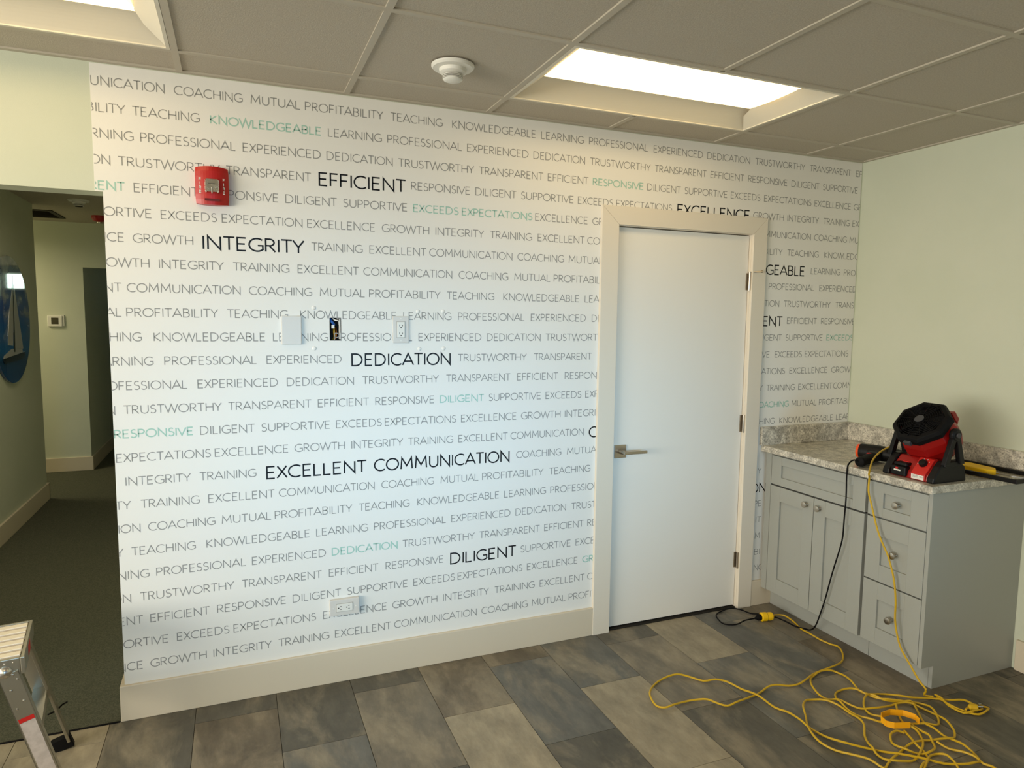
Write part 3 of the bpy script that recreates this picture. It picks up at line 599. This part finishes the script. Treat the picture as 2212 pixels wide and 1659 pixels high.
# ================================================================== cabinets
XB, XF = 3.147, 3.127
def shaker(parent, name, y0, y1, z0, z1, st, rt, rb):
    """y0>y1 ; stile width st, rails rt/rb"""
    b = MB().box(XF, XF + .019, y1, y1 + st, z0, z1).box(XF, XF + .019, y0 - st, y0, z0, z1).box(XF, XF + .019, y1 + st, y0 - st, z1 - rt, z1).box(XF, XF + .019, y1 + st, y0 - st, z0, z0 + rb)
    o = b.build(name, M['cab'], parent, bevel=.0012)
    MB().box(XF + .011, XF + .018, y1 + st, y0 - st, z0 + rb, z1 - rt).build('recessed_panel', M['cab'], o)
    return o
def knob(parent, y, z):
    MB().lathe([(.0085, 0), (.0065, .003), (.006, .012), (.0145, .018), (.0165, .022), (.0150, .0265), (.008, .0285), (.0003, .029)], (XF, y, z), (-1, 0, 0), 24).build('knob', M['nickel'], parent, smooth=True)
c1 = thing('sink_base_cabinet', 'grey two-door base cabinet beside the white door, next to the wall', 'cabinet', (3.44, -.335, 0))
MB().box(XB, XR - .001, -.664, -.0165, .105, .8745).box(3.2025, XR - .001, -.664, -.0165, 0, .105).build('body', M['cab'], c1)
MB().box(3.1285, XB, -.056, -.0170, .105, .8745).build('filler_strip', M['cab'], c1, bevel=.001)
MB().box(3.131, XB, -.664, -.058, .700, .704).build('shadow_gap', M['cabin'], c1)
f = shaker(c1, 'false_drawer_front', -.060, -.6605, .706, .862, .070, .044, .044)
d1 = shaker(c1, 'cabinet_door', -.060, -.3590, .108, .698, .070, .078, .082); knob(d1, -.319, .655)
d2 = shaker(c1, 'cabinet_door', -.3630, -.6605, .108, .698, .072, .078, .082); knob(d2, -.401, .655)
c2 = thing('drawer_base_cabinet', 'grey three-drawer base cabinet at the free end of the counter', 'cabinet', (3.44, -.83, 0))
MB().box(XB, XR - .001, -.967, -.6665, .105, .8745).box(3.2025, XR - .001, -.967, -.6665, 0, .105).build('body', M['cab'], c2)
MB().prism([(XB - .018, 0, .105), (XB - .018, 0, .8745), (XR - .001, 0, .8745), (XR - .001, 0, 0), (3.2025, 0, 0), (3.2025, 0, .105)], (0, .018, 0), Matrix.Translation((0, -.9855, 0))).build('end_panel', M['cab'], c2, bevel=.001)
MB().box(XB - .006, XB - .0005, -.6745, -.6665, .11, .87).build('shadow_gap', M['cabin'], c2)
for (z0, z1, rt, rb, kz) in ((.706, .862, .044, .044, .783), (.408, .698, .080, .078, .556), (.112, .402, .078, .078, .257)):
    d = shaker(c2, 'drawer', -.6765, -.9665, z0, z1, .077, rt, rb); knob(d, -.83, kz)
# ---------------------------------------------------------------- worktop
XC = 3.100
wt = thing('granite_worktop', 'speckled grey granite worktop with low backsplash on the grey cabinets', 'worktop', (3.42, -.5, .876))
MB().box(XC, XR - .0005, -1.000, -.0012, .8755, .909).build('slab', M['granite'], wt, bevel=.003)
MB().box(XC - .012, XR - .021, -.0205, -.0012, .9092, 1.0105).build('backsplash', M['granite'], wt, bevel=.002)
MB().box(XR - .0205, XR - .0005, -1.000, -.0012, .9092, 1.0105).build('backsplash', M['granite'], wt, bevel=.002)
# ================================================================== fan
ZT = .909
fan = thing('jobsite_fan', 'red and black tilted portable fan on the granite worktop', 'fan', (3.24, -.85, ZT))
F0 = Matrix.Translation((3.245, -.852, ZT + .0005))       # local: -x front, y across
fb = MB()
prof = [(-.100, 0), (-.094, .030), (-.078, .046), (-.040, .088), (.030, .088), (.075, .060), (.085, 0)]
fb.prism([(x, -.088, z) for x, z in prof], (0, .176, 0), F0); fb.build('base_body', M['red'], fan, bevel=.005)
for s in (-1, 1):
    b = MB(); pr = [(-.108, 0), (-.104, .022), (-.070, .070), (-.045, .092), (.045, .092), (.085, .065), (.098, 0)]
    ya = s * .089
    b.prism([(x, ya, z) for x, z in pr], (0, s * .034, 0), F0); b.build('side_foot', M['blk'], fan, bevel=.006)
bt = MB().box(-.112, -.040, .005, .078, .004, .046, F0).box(-.100, -.030, .010, .073, .046, .062, F0); bo = bt.build('battery_pack', M['blk'], fan, bevel=.006)
MB().box(-.1135, -.1118, .028, .060, .026, .032, F0).build('badge', M['white'], bo); MB().box(-.1136, -.1118, .040, .052, .034, .041, F0).build('badge', M['redp'], bo)
MB().box(-.066, -.036, .022, .056, .062, .066, F0).build('release_tab', M['redp'], bo)
# sloping control panel
cp = MB().prism([(-.106, -.082, .004), (-.106, -.082, .030), (-.052, -.082, .094), (-.030, -.082, .094), (-.030, -.082, .004)], (0, .066, 0), F0).build('control_panel', M['redp'], fan, bevel=.003)
sl_ = Vector((-.064, 0, -.054)).normalized() if 0 else Vector((-.054, 0, -.064)).normalized(); nn = Vector((-.064, 0, .054)).normalized()
pc_ = Vector((-.072, -.048, .071))
MB().lathe([(.0175, 0), (.0175, .004), (.015, .014), (.0005, .015)], F0 @ pc_, nn, 20).build('dial', M['blk'], cp, smooth=True)
MB().prism([(-.1068, -.078, .006), (-.1068, -.078, .026), (-.1068, -.020, .026), (-.1068, -.020, .006)], (-.0006, 0, 0), F0).build('sticker', M['white'], cp, label='white warning sticker')
mk = MB()
for i, (a, b, z) in enumerate(((-.074, -.058, .020), (-.074, -.060, .0165), (-.050, -.026, .021), (-.050, -.028, .0175), (-.050, -.024, .014))): mk.box(-.1076, -.1073, a, b, z, z + .0016, F0)
mk.build('fine_print', M['ink'], cp)
for ang in (-60, -20, 20, 60, 100):
    q = pc_ + sl_ * (-.024 * cos(R(ang))) + Vector((0, 1, 0)) * (.024 * sin(R(ang))) + nn * .0012
    MB().box(-.002, .002, -.0015, .0015, -.0004, .0004, F0 @ Matrix.Translation(q) @ nn.to_track_quat('Z', 'X').to_matrix().to_4x4()).build('dial_mark', M['white'], cp)
# arms
PV = Vector((.0, 0, .205)); HR = .140
for s in (-1, 1):
    y = s * .128
    b = MB()
    for (xa, za), (xb, zb) in (((-.050, .080), (-.012, .192)), ((.045, .080), (.012, .192))):
        pts = [(xa - .014, y - .010, za), (xa + .014, y - .010, za), (xb + .012, y - .010, zb), (xb - .012, y - .010, zb)]
        b.prism(pts, (0, .020, 0), F0)
    b.lathe([(.026, -.011), (.030, -.004), (.030, .006), (.022, .013)], F0 @ Vector((PV.x, y, PV.z)), (0, s, 0), 20)
    b.build('support_arm', M['blk'], fan, bevel=.002)
    MB().lathe([(.012, .012), (.011, .019), (.0005, .020)], F0 @ Vector((PV.x, y, PV.z)), (0, s, 0), 16).build('pivot_cap', M['dgrey'], fan, smooth=True)
    MB().box(PV.x - .05, PV.x + .05, min(s * .110, s * .130), max(s * .110, s * .130), .068, .090, F0).build('arm_socket', M['blk'], fan, bevel=.004)
# head : octagonal drum, axis tilted up
TL = R(46); ax_ = Vector((-cos(TL), 0, sin(TL))); Fh = F0 @ Matrix.Translation(PV) @ Matrix.Rotation(-(pi / 2 - TL), 4, 'Y')
Oz = Vector((0, 0, 1))
def oct_(r, h, sc=1.0): return [Fh @ Vector((r * cos(R(22.5 + 45 * i)) / cos(R(22.5)) * .97, r * sin(R(22.5 + 45 * i)) / cos(R(22.5)), h)) for i in range(8)]
b = MB().rings([oct_(.104, .030), oct_(.112, -.005), oct_(.114, -.045), oct_(.098, -.100), oct_(.068, -.128), oct_(.05, -.13)]); b.build('fan_housing', M['red'], fan, bevel=.004)
b = MB().rings([oct_(.092, .070), oct_(.108, .066), oct_(.115, .052), oct_(.115, .032), oct_(.105, .026), oct_(.092, .032)], cap=False, closed=True); gr = b.build('front_bezel', M['rub'], fan, bevel=.002)
ft = Fh.to_3x3() @ Oz; cH = Fh @ Vector((0, 0, 0))
MB().lathe([(.095, .0308), (.095, .0318)], cH, ft, 32).build('duct_floor', M['rub'], fan)
bl = MB()
for i in range(6):
    T_ = Fh @ Matrix.Rotation(R(60 * i), 4, 'Z') @ Matrix.Translation((.050, 0, .045)) @ Matrix.Rotation(R(28), 4, 'X')
    bl.prism([(-.034, -.010, 0), (-.01, -.020, 0), (.036, -.024, 0), (.038, .018, 0), (-.01, .018, 0), (-.034, .008, 0)], (0, 0, .002), T_)
bl.lathe([(.020, .033), (.020, .056), (.0005, .058)], cH, ft, 20); bl.build('fan_blades', M['rub'], fan)
gl = MB()
for r_ in (.026, .035, .044, .053, .062, .071, .080, .089):
    gl.rings([[Fh @ Vector(((r_ + .0014 * cos(a)) * cos(t), (r_ + .0014 * cos(a)) * sin(t), .073 - .004 * (r_ / .09) ** 3 + .0014 * sin(a))) for a in (0, pi / 2, pi, 3 * pi / 2)] for t in [2 * pi * i / 40 for i in range(40)]], closed=True)
gl.lathe([(.022, .068), (.022, .076), (.016, .078), (.0005, .0785)], cH, ft, 24)
for i in range(12):
    T_ = Fh @ Matrix.Rotation(R(30 * i), 4, 'Z'); gl.box(.020, .097, -.0013, .0013, .068, .073, T_)
gl.build('front_grille', M['rub'], fan)
MB().lathe([(.020, .0785), (.0195, .0793), (.0005, .0794)], cH, ft, 24).build('hub_badge', M['dgrey'], fan)
for s in (-1, 1): MB().prism([(.095, s * .045 - .02, -.05), (.119, s * .045 - .02, -.035), (.121, s * .045 - .02, .008), (.100, s * .045 - .02, .022)], (0, .04, 0), Fh).build('carry_lug', M['red'], fan, bevel=.003)
MB().box(-.123, -.111, -.016, .016, .034, .054, Fh).build('latch', M['dgrey'], fan, bevel=.002)
# ---------------------------------------------------------------- heat gun
hg = thing('heat_gun', 'black heat gun with an orange tip lying behind the fan', 'heat gun', (3.30, -.52, ZT))
a0, a1 = Vector((3.300, -.455, ZT + .040)), Vector((3.395, -.700, ZT + .042)); dd = (a1 - a0)
ln = dd.length
MB().lathe([(.036, .012), (.038, .02), (.038, .10), (.035, .15), (.030, .19), (.022, .235), (.020, ln)], a0, dd, 24).build('barrel', M['blk'], hg, smooth=True)
MB().lathe([(.026, 0), (.033, .003), (.035, .014), (.036, .0165)], a0 - dd.normalized() * .003, dd, 24).build('rear_cap', M['orange'], hg, smooth=True, label='orange end cap')
MB().lathe([(.014, .0), (.021, .004), (.024, .02), (.022, .06), (.024, .10), (.026, .14)], (3.118, -.622, ZT + .026), Vector((3.33, -.548, ZT + .032)) - Vector((3.118, -.622, ZT + .026)), 20).build('handle', M['rub'], hg, smooth=True)
MB().prism([(3.235, -.565, ZT + .012), (3.31, -.50, ZT + .012), (3.345, -.575, ZT + .012), (3.262, -.600, ZT + .012)], (0, 0, .045)).build('handle_neck', M['blk'], hg, bevel=.006)
MB().box(3.222, 3.240, -.586, -.570, ZT + .040, ZT + .056).build('trigger', M['redp'], hg, bevel=.003)
# ---------------------------------------------------------------- hacksaw
sw = thing('hacksaw', 'black-framed hacksaw with a yellow grip lying right of the fan', 'hand tool', (3.60, -.98, ZT))
def bar(mb, p, q, w_, z0, z1):
    p, q = Vector((*p, 0)), Vector((*q, 0)); d = (q - p).normalized(); nrm = Vector((-d.y, d.x, 0)) * w_ / 2
    mb.prism([tuple(v + Vector((0, 0, z0))) for v in (p + nrm, p - nrm, q - nrm, q + nrm)], (0, 0, z1 - z0))
za, zb_ = ZT + .003, ZT + .021
fr = MB(); bar(fr, (3.690, -.700), (3.682, -1.10), .016, za, zb_); bar(fr, (3.470, -.840), (3.478, -1.098), .016, za, zb_); bar(fr, (3.470, -1.094), (3.690, -1.094), .016, za, zb_)
bar(fr, (3.560, -.735), (3.690, -.700), .016, za, zb_); bar(fr, (3.470, -.840), (3.560, -.735), .020, za, zb_); fr.build('frame', M['blk'], sw, bevel=.002)
MB().prism([(3.575, -.760, ZT + .004), (3.535, -.800, ZT + .004), (3.535, -.935, ZT + .004), (3.562, -.958, ZT + .004), (3.610, -.925, ZT + .004), (3.622, -.800, ZT + .004)], (0, 0, .024)).build('grip', M['yel'], sw, bevel=.005, label='yellow grip')
hb = MB(); bar(hb, (3.600, -.775), (3.632, -.715), .018, ZT + .004, ZT + .020); bar(hb, (3.580, -.945), (3.600, -1.088), .007, ZT + .006, ZT + .012); hb.build('tang', M['steel'], sw)
# ================================================================== cords
CD = {
'A':[(3.078,-0.167),(3.128,-0.197),(3.132,-0.266),(3.104,-0.343),(3.093,-0.412),(3.098,-0.474),(3.114,-0.523),(3.117,-0.568),(3.086,-0.621),(3.046,-0.66),(2.989,-0.69),(2.919,-0.706),(2.857,-0.704),(2.803,-0.716),(2.738,-0.745),(2.68,-0.758),(2.629,-0.75),(2.583,-0.737),(2.537,-0.73),(2.465,-0.751),(2.384,-0.77),(2.32,-0.781),(2.276,-0.78),(2.246,-0.752),(2.218,-0.721),(2.173,-0.698),(2.125,-0.692),(2.065,-0.704),(2.022,-0.705),(2.002,-0.673),(2.009,-0.62),(2.034,-0.579),(2.094,-0.528),(2.159,-0.506),(2.223,-0.507),(2.268,-0.535),(2.305,-0.585),(2.355,-0.604),(2.396,-0.635),(2.419,-0.697),(2.433,-0.746),(2.443,-0.786),(2.451,-0.858),(2.472,-0.913),(2.472,-0.977),(2.474,-1.019),(2.486,-1.085),(2.517,-1.149),(2.567,-1.193),(2.614,-1.23),(2.651,-1.269),(2.713,-1.32),(2.762,-1.359),(2.819,-1.392),(2.864,-1.404),(2.9,-1.395),(2.917,-1.365),(2.926,-1.318),(2.926,-1.28),(2.921,-1.245),(2.921,-1.204),(2.922,-1.163),(2.967,-1.107),(3.001,-1.059),(3.009,-1.035),(2.973,-1.014),(2.921,-0.986),(2.905,-0.951),(2.893,-0.922),(2.887,-0.887),(2.907,-0.834),(2.923,-0.783),(2.924,-0.744),(2.899,-0.723),(2.849,-0.714),(2.796,-0.726),(2.754,-0.75),(2.711,-0.803),(2.696,-0.856),(2.704,-0.895),(2.734,-0.918),(2.753,-0.961),(2.777,-0.993),(2.817,-1.016),(2.861,-1.025),(2.911,-1.021),(2.963,-1.026),(2.995,-1.046),(3.015,-1.084),(3.024,-1.133),(3.016,-1.184),(2.988,-1.237),(2.954,-1.264),(2.925,-1.273),(2.887,-1.261),(2.841,-1.244),(2.811,-1.242),(2.755,-1.24),(2.705,-1.246),(2.653,-1.263),(2.611,-1.277),(2.574,-1.287),(2.535,-1.299),(2.52,-1.254),(2.493,-1.214),(2.456,-1.16),(2.435,-1.111),(2.445,-1.062),(2.482,-1.001),(2.522,-0.952),(2.556,-0.905),(2.605,-0.869),(2.641,-0.871),(2.68,-0.902),(2.704,-0.946),(2.708,-1.001),(2.703,-1.043),(2.686,-1.086),(2.634,-1.135),(2.601,-1.181),(2.589,-1.208),(2.578,-1.234),(2.58,-1.266),(2.599,-1.291),(2.635,-1.302),(2.679,-1.307),(2.728,-1.292),(2.788,-1.259),(2.832,-1.218),(2.85,-1.184),(2.845,-1.154),(2.853,-1.122),(2.887,-1.077),(2.929,-1.032)],
'B':[(2.732,-0.91),(2.759,-0.88),(2.804,-0.859),(2.852,-0.867),(2.877,-0.891),(2.894,-0.931),(2.911,-0.97),(2.937,-0.996),(3.008,-1.031),(3.045,-1.061),(3.046,-1.1),(3.022,-1.143),(2.984,-1.179),(2.947,-1.19),(2.916,-1.167),(2.866,-1.141),(2.775,-1.105),(2.739,-1.068),(2.721,-1.028),(2.718,-0.982),(2.729,-0.932),(2.732,-0.91)],
'C':[(2.799,-1.076),(2.778,-1.035),(2.804,-0.984),(2.869,-0.938),(2.921,-0.937),(2.972,-0.953),(3.007,-0.991),(3.044,-1.017),(3.127,-1.044),(3.172,-1.086),(3.227,-1.111),(3.248,-1.146),(3.273,-1.179),(3.243,-1.198),(3.187,-1.199),(3.159,-1.158),(3.136,-1.111),(3.145,-1.083),(3.154,-1.047)],
'D':[(2.854,-1.265),(2.862,-1.306),(2.885,-1.346),(2.897,-1.382),(2.896,-1.411),(2.904,-1.441),(2.885,-1.487)],
'E':[(2.806,-1.167),(2.787,-1.207),(2.756,-1.259),(2.753,-1.29),(2.729,-1.323),(2.681,-1.34),(2.641,-1.359),(2.616,-1.388)],
'F':[(2.795,-1.176),(2.769,-1.163),(2.727,-1.171),(2.698,-1.199),(2.688,-1.227),(2.695,-1.255),(2.716,-1.278),(2.735,-1.295),(2.768,-1.302),(2.813,-1.288),(2.84,-1.26),(2.861,-1.229),(2.86,-1.201),(2.871,-1.15)],
'G':[(2.664,-1.356),(2.718,-1.331),(2.752,-1.314),(2.789,-1.313),(2.806,-1.335),(2.801,-1.368),(2.785,-1.397),(2.745,-1.432)],
'H':[(3.166,-1.161),(3.218,-1.15),(3.245,-1.157),(3.239,-1.181),(3.186,-1.18),(3.145,-1.168),(3.136,-1.111),(3.152,-1.07),(3.161,-1.033)],
'Y':[(3.39,-0.59,1.0),(3.315,-0.6,0.985),(3.232,-0.627,0.97),(3.152,-0.663,0.945),(3.035,-0.748,0.915),(3.088,-0.707,0.886),(3.089,-0.706,0.821),(3.09,-0.724,0.765),(3.091,-0.74,0.717),(3.091,-0.762,0.659),(3.092,-0.787,0.61),(3.093,-0.817,0.564),(3.093,-0.836,0.523),(3.094,-0.854,0.473),(3.095,-0.866,0.415),(3.095,-0.873,0.354),(3.096,-0.874,0.29),(3.097,-0.885,0.231),(3.098,-0.905,0.177),(3.098,-0.932,0.142),(3.098,-0.959,0.115),(3.099,-1.002,0.068),(3.099,-1.035,0.046)],
'K':[(3.101,-0.612,0.945),(3.098,-0.594,0.935),(3.08,-0.597,0.922),(3.088,-0.586,0.909),(3.09,-0.582,0.858),(3.092,-0.584,0.758),(3.095,-0.578,0.655),(3.097,-0.574,0.568),(3.099,-0.56,0.504),(3.102,-0.529,0.398),(3.104,-0.506,0.31),(3.106,-0.484,0.221),(3.109,-0.455,0.129),(3.11,-0.43,0.059)],
'Kf':[(3.135,-0.376),(3.11,-0.36),(3.098,-0.313),(3.093,-0.245),(3.063,-0.189),(3.028,-0.136),(2.99,-0.099),(2.959,-0.052),(2.913,-0.022),(2.853,-0.024),(2.794,-0.06),(2.764,-0.113),(2.767,-0.158),(2.821,-0.187),(2.889,-0.175),(2.966,-0.166)],
}
def lift(pts, ph=0):
    return [(p[0], p[1], .0055 + .0045 * (1 + sin(i * 1.9 + ph))) if len(p) == 2 else p for i, p in enumerate(pts)]
ec = thing('extension_cord', 'long yellow extension cord tangled on the floor and rising to the worktop', 'cord', (2.9, -1.1, 0))
cb = MB(); cr_ = .0042
for i, k in enumerate(('A', 'B', 'C', 'D', 'E', 'F', 'G', 'H')):
    cb.tube(lift(CD[k], i), cr_, 8)
cb.build('cable', M['cord'], ec, smooth=True)
yb = [(p[0], p[1], p[2]) for p in CD['Y']]; cy_ = MB().tube(yb + [(3.11, -1.022, .012), (3.14, -1.04, .008)], cr_, 8); cy_.build('cable', M['cord'], ec, smooth=True)
k0, k1 = Vector((2.982, -.187, .0235)), Vector((3.046, -.2, .0235))
b = MB().lathe([(.017, 0), (.0235, .004), (.0235, .03), (.020, .034), (.022, .05), (.021, .062), (.010, .070), (.006, .075)], k0, k1 - k0, 20); b.build('connector', M['yel'], ec, smooth=True, label='bright yellow socket end')
st_ = MB(); loop = [(2.765, -1.098), (2.786, -1.078), (2.84, -1.075), (2.885, -1.098), (2.905, -1.135), (2.893, -1.165)]; loop2 = [(2.765, -1.098), (2.757, -1.128), (2.775, -1.148), (2.835, -1.168)]
for lp in (loop, loop2):
    P_ = [Vector((x, y, .012)) for x, y in lp]
    for p, q in zip(P_, P_[1:]): st_.prism([p, q, q + Vector((0, 0, .024)), p + Vector((0, 0, .024))], (q - p).cross(Vector((0, 0, 1))).normalized() * .002)
st_.build('tie_strap', M['strap'], ec, label='orange-yellow tie strap')
b = MB().lathe([(.006, 0), (.013, .006), (.015, .03), (.011, .034)], (3.19, -1.155, .016), (3.24 - 3.19, -1.19 + 1.155, .0), 14); b.build('plug', M['cord'], ec, smooth=True)
b = MB().cyl((3.216, -1.174, .022), (3.234, -1.186, .024), .0035, 8).box(3.226, 3.240, -1.176, -1.170, .012, .030); b.build('prong', M['steel'], ec)
MB().tube([(3.128, -.618, ZT + .026)] + CD['K'] + lift(CD['Kf']), .0036, 8).build('power_cord', M['rub'], hg, smooth=True, label='thin black cord hanging to the floor')
MB().lathe([(.005, 0), (.008, .008), (.015, .018), (.0165, .034)], (2.944, -.186, .0205), (.04, -.001, .003), 16).build('plug', M['rub'], hg, smooth=True)
# ================================================================== work platform (step)
th_ = R(8.7)
lp = thing('work_platform', 'aluminium work platform step with black foot at the bottom left corner', 'step ladder', (-.7, -.2, 0))
PW = Matrix.Translation((-.256, -.121, 0)) @ Matrix.Rotation(th_, 4, 'Z')   # local: x to the right, y away; origin = right rear platform corner
HP, DP, LN = .500, .308, .95
LT = MB()
LT.box(-.012, 0, -DP, 0, HP - .055, HP, PW).build('end_rail', M['alu'], lp, bevel=.002)
MB().box(-LN, -.012, -DP, -DP + .012, HP - .055, HP, PW).build('side_rail', M['alu'], lp, bevel=.002)
MB().box(-LN, -.012, -.012, 0, HP - .055, HP, PW).build('side_rail', M['alu'], lp, bevel=.002)
MB().box(-LN, -LN + .012, -DP + .012, -.012, HP - .055, HP, PW).build('end_rail', M['alu'], lp, bevel=.002)
nS = 6; wv = (DP - .028) / nS
for i in range(nS):
    y0 = -DP + .014 + i * wv
    MB().box(-LN + .012, -.0135, y0 + .0085, y0 + wv - .0085, HP - .010, HP + .001, PW).build('tread_slat', M['aluL'], lp, bevel=.0015)
MB().box(-LN + .012, -.0125, -DP + .012, -.012, HP - .018, HP - .010, PW).build('deck', M['deckm'], lp)
def leg(y0, y1, xs_, front, side=1):
    """leg splaying to +x from the platform end; channel opens inward"""
    top = Vector((xs_, 0, HP - .045)); bot = Vector((xs_ + side * .118, 0, .0)); w_ = .030 * 1.7
    yf, yr = (y0, y1)
    b = MB(); d = (bot - top).normalized(); nx = Vector((d.z, 0, -d.x)) * -1
    def q(t, off, y): p = top + (bot - top) * t + nx * off; return (p.x, y, p.z)
    W2 = .027
    def slab(o0, o1, ya, yb_, t0=0, t1=.95): b.prism([q(t0, o0, ya), q(t1, o0, ya), q(t1, o1, ya), q(t0, o1, ya)], (0, yb_ - ya, 0), PW)
    if front: slab(-W2, W2, yf, yf + .003); slab(-W2, -W2 + .003, yf, yr); slab(W2 - .003, W2, yf, yr)
    else: slab(W2 - .003, W2, yf, yr); slab(W2 - .010, W2, yr, yr + .002); slab(-W2, W2, yf - .003, yf, 0, .47); slab(W2 - .012, W2, yf - .003, yf)
    o = b.build('leg', M['alu'], lp, bevel=.0008)
    f_ = MB(); f_.prism([q(.90, -W2 - .004, yf - .004), q(1.0, -W2 - .006, yf - .004), q(1.0, W2 + .006, yf - .004), q(.90, W2 + .004, yf - .004)], (0, (yr - yf) + .008, 0), PW)
    f_.build('rubber_foot', M['rub'], o, bevel=.003)
    return o, q
lf, qf = leg(-DP - .004, -DP + .026, -.045, True)
lr, qr = leg(.002, -.034, -.045, False)
for t0, t1, m_ in ((.335, .365, M['redp']), (.367, .80, M['paper'])):
    MB().prism([qf(t0, -.021, -DP - .0048), qf(t1, -.021, -DP - .0048), qf(t1, .021, -DP - .0048), qf(t0, .021, -DP - .0048)], (0, -.0004, 0), PW).build('instruction_label', m_, lf, label='red band of the label' if m_ is M['redp'] else 'pale instruction label')
for t, o_ in ((.02, .012), (.12, -.008), (.22, .012), (.26, -.012), (.06, .018)):
    p = Vector(qf(t, o_, -DP - .004)); MB().lathe([(.0042, 0), (.0036, .0016), (.0005, .0024)], PW @ p, PW.to_3x3() @ Vector((0, -1, 0)), 10).build('rivet', M['steel'], lf, smooth=True)
MB().lathe([(.019, 0), (.019, .003), (.013, .010), (.0005, .013)], PW @ Vector((-.052, -DP, HP - .040)), PW.to_3x3() @ Vector((0, -1, 0)), 18).build('pivot_bolt', M['steel'], lp, smooth=True)
for t, o_ in ((-.052, -.012), (-.030, -.012)):
    MB().lathe([(.003, 0), (.0005, .002)], PW @ Vector((t, -DP, HP - .012)), PW.to_3x3() @ Vector((0, -1, 0)), 10).build('rivet', M['steel'], lp)
MB().box(.0, .0006, -.20, -.14, HP - .045, HP - .012, PW).build('warning_label', M['redp'], lp)
r0, r1 = Vector(qf(.46, 0, 0)), Vector(qf(.46, 0, 0))
MB().box(r0.x - .022, r0.x + .022, -DP - .001, -.001, r0.z - .004, r0.z, PW).box(r0.x + .019, r0.x + .022, -DP, -.002, r0.z - .036, r0.z - .004, PW).box(r0.x - .022, r0.x - .019, -DP, -.002, r0.z - .036, r0.z - .004, PW).build('step_rung', M['alu'], lp, bevel=.001)
pts = [PW @ Vector((r0.x + a, b_, z)) for a, b_, z in ((.02, -.03, .150), (.045, -.012, .150), (.062, -.004, .162), (.078, -.02, .176))]
MB().tube(pts, .003, 6).build('latch_lever', M['rub'], lp)
for s in (0,):
    lq, _ = leg(-DP - .004, -DP + .026, -LN + .045, True, -1); lq2, _ = leg(.002, -.034, -LN + .045, False, -1)
